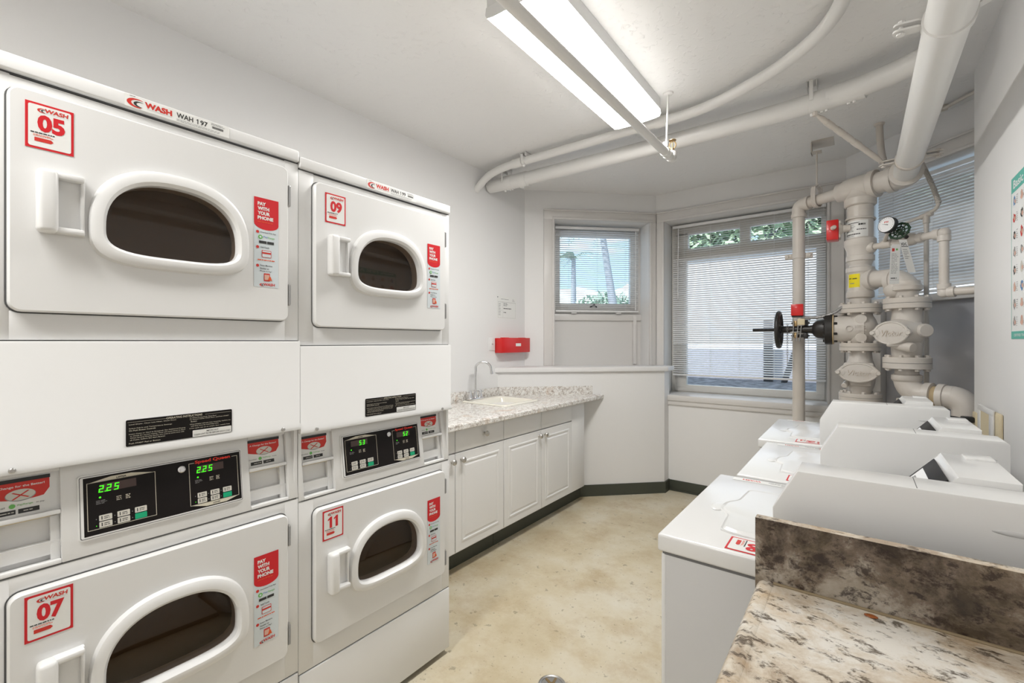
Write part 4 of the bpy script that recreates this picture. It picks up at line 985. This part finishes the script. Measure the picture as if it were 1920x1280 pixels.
flange(r1, A1, z1(650), .113, .052)
# check valve low on the riser
cv = wthing('check_valve', 'beige check valve with oval cover at the foot of the left riser', 'valve', (A1.x, A1.y, z1(735)))
vsec(cv, 'valve_body', A1, [(.062, z1(742)), (.064, z1(730)), (.078, z1(718)), (.084, z1(700)), (.080, z1(686)), (.066, z1(674)), (.060, z1(656))])
MB().box((A1.x - .088, A1.y - .105, z1(692)), (A1.x + .07, A1.y - .04, z1(679)), PP, .012, 3).box((A1.x - .05, A1.y - .09, z1(722)), (A1.x + .06, A1.y - .03, z1(705)), PP, .012, 3).lathe((A1.x - .07, A1.y - .03, z1(717)), (-.3, -1, -.4), [(.018, 0), (.018, .05), (.014, .055)], PP, 16).build('body_boss', cv)
cover(cv, (A1.x - .012, A1.y - .130, z1(696)), (-.12, -1, -.05), .105, .066, 'Victor')
flange(r1, A1, z1(743), .117, .052)
vsec(r1, 'pipe', A1, [(.068, 0), (.068, z1(747))])
# ---- right riser
r2 = wthing('alarm_riser', 'thick beige pipe with elbows beside the sprinkler riser, right of the two', 'pipe', (A2.x, A2.y, 0))
c2 = Vector((A2.x, A2.y, 0)); ze = z2(523); e0 = c2 + Vector((0, 0, ze - .075))
cen = e0 - d12 * .075     # elbow: from d12 direction turning down
P = [cen + d12 * .075 * sin(R(a)) + Vector((0, 0, .075 * cos(R(a)))) for a in range(0, 91, 9)]
MB().tube(P, .064, PP, 36).ball(cen + d12 * .02 + Vector((0, 0, .02)), .066, PP, 32).lathe(P[0] + d12 * .008, -d12, [(.060, 0), (.071, .002), (.071, .03), (.058, .032)], PP, 36).build('elbow', r2, 40)
vsec(r2, 'elbow_collar', A2, [(.058, z2(547)), (.072, z2(545)), (.076, z2(544)), (.076, z2(537)), (.066, z2(533)), (.064, z2(528))])
vsec(r2, 'pipe', A2, [(.056, z2(565)), (.056, z2(540))])
flange(r2, A2, z2(569), .114, .064, 8, 25)
al = wthing('alarm_check_valve', 'large beige valve with oval cover on the right riser, before the grey panel', 'valve', (A2.x, A2.y, z2(668)))
vsec(al, 'valve_body', A2, [(.070, z2(674)), (.074, z2(660)), (.078, z2(645)), (.082, z2(625)), (.078, z2(605)), (.072, z2(590)), (.072, z2(574))])
b = MB(); nn = Vector((-.62, -.78, 0)).normalized(); q = Vector((A2.x, A2.y, z2(624)))
b.lathe(q, nn, [(.10, 0), (.085, .07), (.076, .11)], PP, 36)
b.lathe(q + Vector((.052, -.03, .012)), (.45, -.9, 0), [(.040, 0), (.040, .060), (.034, .068)], PP, 24)
b.lathe(q + Vector((-.05, -.06, -.075)), (.7, -.7, -.15), [(.028, 0), (.030, .09), (.024, .10)], PP, 20); b.box(q + Vector((-.10, -.11, -.085)), q + Vector((.0, -.02, -.055)), PP, .012, 3)
b.build('body_bosses', al, 40)
cover(al, q + nn * .125, nn + Vector((.25, 0, 0)), .090, .072, 'Victor')
flange(r2, A2, z2(680), .116, .070, 8, 25)
vsec(r2, 'pipe', A2, [(.058, z2(712)), (.058, z2(684))])
vsec(r2, 'elbow_collar', A2, [(.062, z2(716)), (.072, z2(712)), (.074, z2(711)), (.074, z2(703)), (.064, z2(701))])
hr = Vector((.60, -.35, 0)).normalized(); hr = Vector((.9, -.44, 0)).normalized(); zl = z2(738)
P = [Vector((A2.x, A2.y, zl + .09)) + hr * (.09 - .09 * cos(R(a))) - Vector((0, 0, .09 * sin(R(a)))) for a in range(0, 91, 9)]
MB().tube([P[0] + Vector((0, 0, .03))] + P + [P[-1] + hr * .03], .064, PP, 36).cyl(c2 + Vector((0, 0, 0)), c2 + Vector((0, 0, zl - .03)), .05, PP, 24).build('elbow', r2, 40)
q = P[-1]
MB().lathe(q, hr, [(.064, 0), (.076, .002), (.076, .034), (.062, .036)], PP, 36).build('elbow_collar', r2)
MB().lathe(q + hr * .03, hr, [(.058, 0), (.058, .05)], 'tan_glue', 32).build('sealant_joint', r2)
MB().lathe(q + hr * .062, hr, [(.060, 0), (.074, .002), (.074, .032), (.066, .034), (.066, .07)], PP, 36).build('elbow_collar', r2)
q2 = q + hr * .115; P = [q2 + hr * (.07 * sin(R(a))) + Vector((0, 0, -1)) * (.07 - .07 * cos(R(a))) for a in range(0, 91, 10)]
MB().tube(P + [P[-1] - Vector((0, 0, .25))], .066, PP, 32).build('elbow', r2)
# ---- overhead main: header pipe, elbow, long run toward the camera
hm = wthing('overhead_pipe', 'thick white overhead pipe running along the right wall to the riser', 'pipe', (.227, 2.0, 2.414))
BX = .227; kk = Vector((BX, 3.70, HZ))
MB().cyl(hc + h * .10, kk - h * .03, .068, PP, 36).build('header_pipe', hm)
P = [kk + Vector((-.075 * h.x, -.075 * h.y, 0)), kk, kk + Vector((0, -.09, 0))]
MB().tube(fillet(P, .07, 8), .074, PP, 36).lathe(kk + Vector((0, -.05, 0)), (0, -1, 0), [(.066, 0), (.083, .002), (.083, .038), (.0612, .042)], PP, 36).lathe(kk - h * .05, -h, [(.066, 0), (.082, .002), (.082, .035), (.068, .037)], PP, 36).build('elbow', hm, 40)
MB().cyl((BX, 3.62, HZ), (BX, -2.09, HZ), .061, 'pipe_white', 48).build('pipe', hm)
def pipe_clamp(name, label, c, ax, r, ears, m='pipe_white', w_=.03):
    t = wthing(name, label, 'clamp', c); c = Vector(c); ax = Vector(ax).normalized()
    b = MB(); b.lathe(c - ax * w_ / 2, ax, [(r, 0), (r + .006, .001), (r + .006, w_ - .001), (r, w_)], m, 40)
    for e in ears:
        e = Vector(e).normalized(); s = ax.cross(e)
        for k in (-1, 1): b.prism(rrect(0, -.018, .075, .018, .016), k * .010 - .003, k * .010 + .003, m, frame(c + e * (r + .001), e, ax))
        b.lathe(c + e * (r + .055) - s * .022, s, [(.011, 0), (.011, .006), (.006, .007), (.006, .038), (.011, .039), (.011, .046)], m, 8)
    b.build('band', t, 40); return t
pipe_clamp('pipe_clamp', 'white two-ear clamp round the overhead pipe at the top edge of the view', (BX, 1.98, HZ), (0, 1, 0), .061, [(-1, 0, .1), (1, 0, .35)], w_=.035)
pipe_clamp('pipe_clamp', 'beige bolted clamp round the overhead pipe just before its elbow', (BX, 3.36, HZ), (0, 1, 0), .061, [(-1, 0, -.05), (1, 0, .0)], PP)
b = MB(); b.tube(fillet([(BX + .13, 1.98, HZ + .04), (BX + .20, 1.98, HZ + .09), (.485, 1.98, HZ + .12)], .03), .012, 'pipe_white', 10); rebase(single(b.build('clamp_strap'), 'white strap rod from the top overhead clamp to the right wall', 'bracket'), (.48, 1.98, HZ))
# ---- left standpipe + header to the tee
sp = wthing('drain_pipe', 'slim beige vertical pipe standing in front of the large window', 'pipe', (A3.x, A3.y, 0))
hz3 = Vector((A3.x, A3.y, HZ - .01)); st = hc - h * .125
MB().cyl(hz3 + h * .05, st, .038, PP, 28).build('pipe', sp)
P = [hz3 + Vector((0, 0, -.085)), hz3, hz3 + h * .075]
MB().tube(fillet(P, .055, 8), .044, PP, 28).lathe(hz3 - Vector((0, 0, .065)), (0, 0, -1), [(.04, 0), (.050, .001), (.050, .026), (.038, .028)], PP, 28).lathe(hz3 + h * .055, h, [(.04, 0), (.050, .001), (.050, .026), (.038, .028)], PP, 28).build('elbow', sp, 40)
MB().cyl((A3.x, A3.y, 0), hz3 - Vector((0, 0, .07)), .0405, PP, 28).build('pipe', sp)
b = MB(); cz = z3(480); b.lathe((A3.x, A3.y, cz - .02), (0, 0, 1), [(.040, 0), (.046, .001), (.046, .039), (.040, .04)], PP, 28)
for s in (-1, 1):
    b.box((A3.x + s * .042, A3.y - .012, cz - .019), (A3.x + s * .088, A3.y - .004, cz + .019), PP, .006, 2); b.box((A3.x + s * .042, A3.y + .004, cz - .019), (A3.x + s * .088, A3.y + .012, cz + .019), PP, .006, 2); hexbolt(b, (A3.x + s * .070, A3.y - .012, cz), (0, -1, 0), .010, .008)
b.build('riser_clamp', sp)
# clevis hanger on the header
hq = hz3 + h * .13
t = wthing('clevis_hanger', 'beige clevis hanger holding the header pipe on a rod from a ceiling plate', 'hanger', (hq.x, hq.y, CZ))
b = MB(); n2 = Vector((h.y, -h.x, 0)); up = Vector((0, 0, 1))
ring = [hq + n2 * (.046 * cos(R(a))) + up * (.046 * sin(R(a))) for a in range(180, 361, 15)]
ring = [hq + up * .105 - n2 * .015, hq - n2 * .040 + up * .09, hq - n2 * .047 + up * .05] + ring + [hq + n2 * .047 + up * .05, hq + n2 * .040 + up * .09, hq + up * .105 + n2 * .015]
for k in (-.010, 0, .010): b.tube([p + h * k for p in ring], .006, PP, 8)
b.cyl(hq + up * .10, (hq.x, hq.y, CZ - .06), .006, PP, 10); hexbolt(b, hq + up * .108, (0, 0, 1), .012, .01); b.build('rod_and_yoke', t)
b = MB(); b.box((hq.x - .03, hq.y - .05, CZ - .004), (hq.x + .10, hq.y + .12, CZ - .0005), PP); b.box((hq.x - .035, hq.y - .03, CZ - .075), (hq.x - .029, hq.y + .06, CZ - .003), PP, .001); b.box((hq.x - .035, hq.y - .03, CZ - .075), (hq.x + .03, hq.y + .03, CZ - .069), PP, .001); b.build('ceiling_plate', t)
# ---- drain trim with gauge and green wheel
tr = wthing('trim_pipe', 'thin beige branch pipe looping right from the riser and down past the blind', 'pipe', (.26, 3.5, 1.9))
def at(u, v, s):      # point seen at (u, v) in the frame, s metres deep
    x = (u - 960) / 850; y = (640 - v) / 850; a = math.atan(650 / 850)
    return Vector((s * (-sin(a) + x * cos(a)), s * (cos(a) + x * sin(a)), 1.39 + s * y))
p0 = A1 + Vector((0, 0, z1(468))); pe = at(1770, 438, 2.56); dd = (pe - p0); dd.z = 0; dd.normalize(); pe.z = p0.z
pm = p0 + dd * .21
MB().lathe(p0 + dd * .05, dd, [(.038, 0), (.036, .015), (.034, .035), (.026, .045)], PP, 24).cyl(p0 + dd * .08, pm, .019, PP, 20).lathe(p0 + dd * .14, dd, [(.019, 0), (.027, .005), (.027, .06), (.019, .065)], PP, 20).build('pipe', tr, 40)
P = fillet([pm, pe, pe - Vector((0, 0, .335)), pe - Vector((0, 0, .335)) + Vector((.22, -.10, 0))], .035, 6)
MB().tube(P, .0225, PP, 20).build('pipe', tr)
for q, d_ in ((pe, -dd), (pe, Vector((0, 0, -1))), (pe - Vector((0, 0, .335)), Vector((0, 0, 1))), (pe - Vector((0, 0, .335)), Vector((.91, -.41, 0)))):
    MB().lathe(q + d_ * .015, d_, [(.026, 0), (.030, .002), (.031, .032), (.024, .034)], PP, 24).build('elbow_collar', tr)
MB().ball(pe, .030, PP, 20).ball(pe - Vector((0, 0, .335)), .030, PP, 20).build('elbow', tr, 60)
vv = p0 + dd * .30
MB().lathe(vv - dd * .06, dd, [(.022, 0), (.030, .004), (.030, .02), (.024, .03), (.034, .045), (.036, .065), (.034, .085), (.024, .10), (.030, .11), (.030, .13), (.022, .135)], PP, 28).build('globe_valve_body', tr, 40)
wn_ = Vector((-.45, -.85, .35)).normalized(); wc = vv + wn_ * .12
b = MB(); b.torus(wc, wn_, .048, .0065, 'green_wheel', 40, 8); b.torus(wc, wn_, .027, .004, 'green_wheel', 30, 6)
u_ = wn_.orthogonal().normalized(); v_ = wn_.cross(u_)
for i in range(10): a = R(36 * i); e = u_ * cos(a) + v_ * sin(a); b.tube([wc + e * .012, wc + e * .048], .0035, 'green_wheel', 6); b.ball(wc + e * .050, .008, 'green_wheel', 8)
b.lathe(wc - wn_ * .012, wn_, [(.012, 0), (.014, .004), (.014, .018), (.008, .022)], 'green_wheel', 16); b.cyl(vv, wc, .012, 'black_iron', 14); b.build('green_handwheel', tr)
g0 = p0 + dd * .155; gc = at(1662, 421, 2.70)
t = wthing('pressure_gauge', 'round white pressure gauge with black rim on the thin branch pipe', 'gauge', g0)
gn = Vector((-.55, -.80, .12)).normalized()
MB().lathe(gc - gn * .03, gn, [(.040, 0), (.048, .003), (.048, .030), (.044, .032)], 'black', 40).build('case', t)
gx = Vector((0, 0, 1)).cross(gn).normalized(); Mg = frame(gc + gn * .0025, gx, gn.cross(gx)); b = MB(Mg)
b.poly([(.044 * cos(R(a)), .044 * sin(R(a))) for a in range(0, 360, 10)], 'gauge_white', 0)
for a in range(-45, 226, 15): b.poly([(.040 * cos(R(a - 1.5)), .040 * sin(R(a - 1.5))), (.040 * cos(R(a + 1.5)), .040 * sin(R(a + 1.5))), (.034 * cos(R(a + 1)), .034 * sin(R(a + 1))), (.034 * cos(R(a - 1)), .034 * sin(R(a - 1)))], 'ink', .0005)
b.text('PSI', .0, .010, .010, 'red_ink', .0005, .022, .03, 'C'); b.poly([(-.026, .008), (.010, -.006), (.012, -.002)], 'ink', .001); b.build('dial', t, 0)
MB().tube([g0, g0 + Vector((0, 0, .02)), gc - gn * .014 - Vector((0, 0, .044))], [.014, .012, .009], PP, 12).build('stem', t)
# paper tags
tg = at(1679, 458, 2.62)
b = MB(frame(tg, (.82, .57, .03), (.03, 0, 1))); b.poly([(-.024, -.005), (-.016, 0), (.022, 0), (.028, -.006), (.028, -.225), (-.026, -.225)], 'sticker_white'); b.box((-.026, -.228, -.001), (.028, -.006, -.0004), 'sticker_white')
b.quad(-.018, -.04, -.004, -.022, 'red_ink', .0005); b.quad(.004, -.035, .014, -.024, 'green_ink', .0005); b.lines(-.020, -.17, .022, -.05, 14, 'ink_grey', .0005, .3, 3); b.lines(-.02, -.20, .015, -.19, 1, 'ink', .0005, .5, 2); b.quad(-.024, -.206, .026, -.2045, 'ink_grey', .0005)
rebase(single(b.build('inspection_tag', smooth=0), 'long white inspection tag with red print hanging under the green wheel', 'tag'), tg)
tg = at(1692, 449, 2.66)
b = MB(frame(tg, (.85, .50, .0), (-.22, -.1, 1))); b.box((-.020, -.20, -.0005), (.022, 0, 0), 'sticker_white'); b.text('XDC', .0, -.035, .016, 'ink', .0004, .032, .03, 'C'); b.quad(-.016, -.044, .020, -.040, 'ink', .0004); b.lines(-.014, -.12, .016, -.055, 6, 'ink_grey', .0004, .3, 5)
rebase(single(b.build('paper_tag', smooth=0), 'second white paper tag with black letters behind the long inspection tag', 'tag'), tg)
# conduit to the bell pipe in front of the blind
t = wthing('thin_pipe', 'thin beige pipe tee and drop in front of the right blind, with ribbed conduit above', 'pipe', at(1742, 700, 2.9))
q1, q2, q3, q4 = at(1694, 420, 2.98), at(1737, 403, 2.86), at(1756, 391, 2.80), at(1760, 380, 2.79)
MB().tube(fillet([q1, q2, q3, q4], .02, 4), .0105, PP, 12).lathe(q2 + (q1 - q2).normalized() * .035, (q2 - q1), [(.011, 0), (.017, .003), (.017, .065), (.011, .07)], PP, 16).build('pipe', t)
zt_ = q2.copy(); zt_.z = .1
MB().cyl(q2, zt_, .0135, PP, 14).lathe(q2, (0, 0, -1), [(.017, 0), (.018, .05), (.014, .055)], PP, 16).build('drop_pipe', t)
cs = smooth_path([q4, at(1750, 352, 2.82), at(1736, 322, 2.86), at(1728, 306, 2.9)], 14)
b = MB(); b.tube(cs, .011, PP, 10)
for i in range(0, len(cs) - 1, 1): b.torus(cs[i], cs[i + 1] - cs[i], .012, .0028, PP, 14, 5)
b.build('ribbed_conduit', t)
# red boxes
t = wthing('flow_switch', 'red square switch box on the left side of the riser beside the white label', 'switch', (-.12, 3.80, z1(430)))
fc = Vector((A1.x - .165, A1.y - .02, z1(428)))
MB().box(fc + Vector((-.018, -.045, -.068)), fc + Vector((.05, .06, .066)), 'red_paint', .006).build('cover', t)
MB().box(fc + Vector((.05, -.04, -.06)), fc + Vector((.062, .055, .058)), PP, .006).lathe(fc + Vector((.055, -.02, .0)), (1, 0, 0), [(.045, 0), (.025, .02), (.022, .06)], PP, 20).lathe(fc + Vector((.02, -.052, .008)), (.3, -1, 0), [(.016, 0), (.012, .03), (.003, .032)], PP, 12).build('mount', t)
t = wthing('tamper_switch', 'small bright red switch box above the black valve stem', 'switch', (-.35, A1.y, vz + .05))
MB().box((-.382, A1.y - .055, z1(589)), (-.308, A1.y + .01, z1(566)), 'red_paint', .004).build('cover', t)
b = MB(); b.box((-.378, A1.y - .045, z1(592)), (-.312, A1.y + .0, z1(589)), 'black', .002)
for dx in (-.372, -.345, -.325): b.tube([(dx, A1.y - .035, z1(592)), (dx + .004, A1.y - .034, vz + .02), (dx - .006, A1.y - .034, vz - .085)], .0035, 'steel', 8)
b.tube([(-.39, A1.y - .034, vz - .02), (-.33, A1.y - .034, vz - .018)], .003, 'steel', 8); b.box((-.345, A1.y - .04, vz + .03), (-.30, A1.y - .01, vz + .075), 'outlet_cream', .003); b.build('bracket', t)
cs = smooth_path([(-.318, A1.y - .03, z1(592)), (-.27, A1.y - .035, z1(594)), (-.20, A1.y - .04, z1(592)), (-.13, A1.y - .05, z1(585)), (-.08, A1.y - .06, z1(574)), (-.05, A1.y - .065, z1(571))], 10)
b = MB(); b.tube(cs, .008, 'steel', 10)
for i in range(len(cs) - 1): b.torus(cs[i], cs[i + 1] - cs[i], .009, .002, 'ink_grey', 12, 5)
b.build('flexible_conduit', t)
b = MB()
for i in range(24):
    p = Vector((-.405, A1.y - .038, vz + .035 - i * .0095)); b.torus(p, (1, 0, 0) if i % 2 else (0, 1, 0), .006, .0013, 'steel', 10, 4)
b.cyl((-.405, A1.y - .038, vz - .19), (-.405, A1.y - .038, vz - .25), .0025, 'steel', 8)
rebase(single(b.build('lock_chain'), 'thin steel chain hanging from the black valve stem', 'chain'), (-.405, A1.y - .038, vz + .035))

# ---- ceiling pipes
ca = wthing('ceiling_conduit', 'white pipe curving across the ceiling from the left wall to the top edge', 'pipe', (-1.2, 2.8, 2.765))
P = smooth_path([(-2.52, 2.80, 2.640), (-2.40, 2.805, 2.725), (-2.29, 2.808, 2.757), (-2.15, 2.80, 2.765)], 8)
MB().tube(P, .029, 'pipe_white', 20).build('bend', ca)
MB().cyl((-2.16, 2.80, 2.765), (-.98, 2.82, 2.765), .029, 'pipe_white', 24).build('pipe', ca)
MB().lathe((-2.13, 2.80, 2.765), (1, 0, 0), [(.029, 0), (.034, .002), (.034, .09), (.029, .092)], 'pipe_white', 24).build('coupling', ca)
MB().lathe((-1.02, 2.82, 2.765), (1, 0, 0), [(.029, 0), (.034, .002), (.034, .08), (.029, .082)], 'pipe_white', 24).build('coupling', ca)
P = smooth_path([(-.97, 2.82, 2.765), (-.80, 2.82, 2.765), (-.62, 2.775, 2.765), (-.36, 2.645, 2.765), (-.18, 2.49, 2.765), (-.09, 2.36, 2.765), (-.045, 2.22, 2.765), (-.03, 2.0, 2.765), (-.03, 1.4, 2.765), (-.03, 0, 2.765), (-.03, -2.05, 2.765)], 10)
MB().tube(P, .030, 'pipe_white', 24).build('swept_bend', ca)
cb = wthing('ceiling_pipe', 'thicker white pipe under the ceiling from the left wall across to the overhead pipe', 'pipe', (-1.0, 3.0, 2.705))
MB().tube(smooth_path([(-2.50, 2.955, 2.705), (-2.2, 2.975, 2.705), (-1.6, 3.0, 2.705), (-1.0, 3.015, 2.705), (-.5, 3.015, 2.705), (-.22, 3.0, 2.705), (.0, 2.955, 2.705), (.14, 2.90, 2.705), (.22, 2.85, 2.705), (.28, 2.81, 2.705)], 8), .052, 'pipe_white', 30).build('pipe', cb)
for x0, x1, y0, y1 in ((-2.33, -2.12, 2.968, 2.982), (-.21, .03, 3.005, 2.962)):
    a = Vector((x0, y0, 2.705)); c = Vector((x1, y1, 2.705)); d = c - a; L = d.length; b = MB()
    b.lathe(a, d, [(.052, 0), (.058, .002), (.058, L * .32), (.0565, L * .33), (.0565, L * .66), (.058, L * .67), (.058, L - .002), (.052, L)], 'pipe_white', 32)
    for k in (.2, .3, .7, .8): b.ball(a + d * k - Vector((0, 0, .060)), .009, 'pipe_white', 8)
    b.build('coupling', cb)
def strut_hanger(label, x, y, zc_, r, w_=.018):
    t = wthing('strut_hanger', label, 'hanger', (x, y, CZ), 'short strap hangers on the ceiling pipes')
    b = MB(); 
    for q in (((x - .025, y - .03, CZ - .035), (x - .021, y + .05, CZ)), ((x + .021, y - .03, CZ - .035), (x + .025, y + .05, CZ)), ((x - .025, y - .03, CZ - .004), (x + .025, y + .05, CZ))): b.box(*q, 'pipe_white', .001)
    b.build('channel', t)
    b = MB(); n_ = 20; prof = [(r, 0), (r + .004, .001), (r + .004, w_ - .001), (r, w_)]; b.lathe((x - w_ / 2, y, zc_), (1, 0, 0), prof, 'pipe_white', 32)
    b.box((x - .009, y - r - .008, zc_ - .005), (x + .009, y - r - .003, CZ - .02), 'pipe_white', .001); b.lathe((x, y - .01, zc_ - r - .004), (0, 0, -1), [(.010, 0), (.010, .012), (.006, .016)], 'pipe_white', 8); b.build('strap', t)
strut_hanger('small white strap hanger on the thinner ceiling pipe near the left wall', -2.02, 2.80, 2.765, .031)
strut_hanger('small white strap hanger on the thicker ceiling pipe near the left wall', -2.33, 2.968, 2.705, .053)
strut_hanger('square white strap hanger on the thicker ceiling pipe above the diagonal brace', -.205, 3.003, 2.705, .055, .03)
# diagonal sway brace
q0, q1 = Vector((-.19, 2.99, 2.640)), at(1648, 301, 2.62)
q1 = Vector((BX - .115, 3.36, HZ + .0))
t = wthing('sway_brace', 'diagonal taped beige brace rod between ceiling hanger and overhead pipe clamp', 'brace', q1)
d = (q1 - q0); L = d.length
MB().tube([q0, q0 + d * .04, q0 + d * .10, q0 + d * .90, q0 + d * .97, q1], [.006, .008, .0145, .0145, .009, .006], PP, 14).build('rod', t)
b = MB()
for k in (.16, .30, .42, .55): b.cyl(q0 + d * k, q0 + d * (k + .09), .0168, PP, 14)
b.build('tape_bands', t); b = MB(); b.lathe(q0 - Vector((0, 0, .012)), (0, 0, 1), [(.014, 0), (.014, .02), (.009, .024), (.009, .05)], PP, 8); b.build('end_bolt', t)
# stub pipe from ceiling
b = MB(); b.tube(smooth_path([(.108, 3.845, CZ + .0), (.112, 3.84, 2.72), (.12, 3.835, 2.62), (.13, 3.825, 2.56)], 5), .020, PP, 16); b.lathe((.108, 3.845, CZ), (0, 0, -1), [(.03, 0), (.026, .012), (.02, .014)], PP, 18)
rebase(single(b.build('pipe_stub'), 'short rough beige pipe stub dropping from the ceiling behind the overhead elbow', 'pipe'), (.108, 3.845, CZ))
b = MB(); b.tube(smooth_path([(.30, 3.86, CZ - .015), (.41, 3.78, CZ - .02), (.52, 3.64, CZ - .02), (.75, 3.44, CZ - .02)], 6), .010, PP, 10); b.box((.39, 3.77, CZ - .03), (.43, 3.80, CZ), PP, .003)
rebase(single(b.build('thin_conduit'), 'thin conduit along the ceiling at the right, behind the overhead pipe', 'conduit'), (.41, 3.78, CZ))
# sprinkler branch under the light
sc_ = wthing('sprinkler_line', 'thin white sprinkler pipe hanging below the ceiling light, ending in a brass head', 'pipe', (-.905, 2.0, 2.51))
MB().cyl((-.905, 2.78, 2.505), (-.93, -2.08, 2.505), .0225, 'pipe_white', 22).build('pipe', sc_)
MB().lathe((-.905, 2.70, 2.505), (0, 1, 0), [(.022, 0), (.028, .002), (.028, .03), (.022, .032)], 'pipe_white', 20).tube(fillet([(-.905, 2.76, 2.505), (-.905, 2.80, 2.505), (-.905, 2.80, 2.55)], .03, 6), .026, 'pipe_white', 20).build('elbow', sc_, 40)
b = MB(); p = Vector((-.905, 2.80, 2.55)); b.lathe(p, (0, 0, 1), [(.014, 0), (.014, .012), (.009, .016), (.009, .022)], 'brass', 14)
for s in (-1, 1): b.tube(smooth_path([p + Vector((s * .009, 0, .02)), p + Vector((s * .021, 0, .035)), p + Vector((s * .016, 0, .055)), p + Vector((0, 0, .066))], 4), .0035, 'brass', 8)
b.lathe(p + Vector((0, 0, .064)), (0, 0, 1), [(.006, 0), (.022, .004), (.022, .007), (.004, .009)], 'brass', 18); b.cyl(p + Vector((0, 0, .02)), p + Vector((0, 0, .06)), .003, 'brass', 8); b.build('sprinkler_head', sc_)
t = wthing('rod_hanger', 'white rod hanger from the ceiling to the sprinkler pipe beside the light', 'hanger', (-.875, 2.63, CZ))
MB().lathe((-.875, 2.63, CZ), (0, 0, -1), [(.030, 0), (.026, .008), (.008, .012)], 'pipe_white', 20).cyl((-.875, 2.63, CZ - .01), (-.895, 2.66, 2.54), .0055, 'pipe_white', 12).build('rod', t)
MB().lathe((-.905, 2.655, 2.505), (0, 1, 0), [(.023, 0), (.027, .001), (.027, .019), (.023, .02)], 'pipe_white', 22).box((-.912, 2.65, 2.53), (-.885, 2.675, 2.56), 'pipe_white', .003).build('ring', t)

# ================================================================ CEILING LIGHTS
def light_fixture(label, y0, y1):
    t = wthing('ceiling_light', label, 'light', (-1.075, (y0 + y1) / 2, CZ))
    x0, x1 = -1.222, -.930
    MB().box((x0 - .002, y0 + .002, 2.760), (x1 + .002, y1 - .002, CZ), 'lamp_body', .003).build('housing', t)
    b = MB(); pr = [(x0, 2.765), (x0 - .004, 2.735), (x0 + .004, 2.722), (x0 + .03, 2.717), ((x0 + x1) / 2, 2.712), (x1 - .03, 2.717), (x1 - .004, 2.722), (x1 + .004, 2.735), (x1, 2.765)]
    b.loft([[(x, y0, z) for x, z in pr[:3]], [(x, y1, z) for x, z in pr[:3]]], 'diffuser_side', closed=False); b.loft([[(x, y0, z) for x, z in pr[2:7]], [(x, y1, z) for x, z in pr[2:7]]], 'diffuser', closed=False); b.loft([[(x, y0, z) for x, z in pr[6:]], [(x, y1, z) for x, z in pr[6:]]], 'diffuser_side', closed=False); b.build('diffuser', t, 60)
    for y in (y0, y1):
        b = MB(); b.prism([(x, z) for x, z in pr], y - .004, y + .004, 'lamp_body', Matrix(((1, 0, 0, 0), (0, 0, 1, 0), (0, 1, 0, 0), (0, 0, 0, 1)))); b.build('end_cap', t)
    return t
light_fixture('long bright white fluorescent ceiling light over the aisle', 1.425, 2.655)
light_fixture('added fill light behind the viewpoint, out of view, shaped like the fluorescent fixture', -1.35, -.12)  # unseen copy of the fixture, added to brighten the room
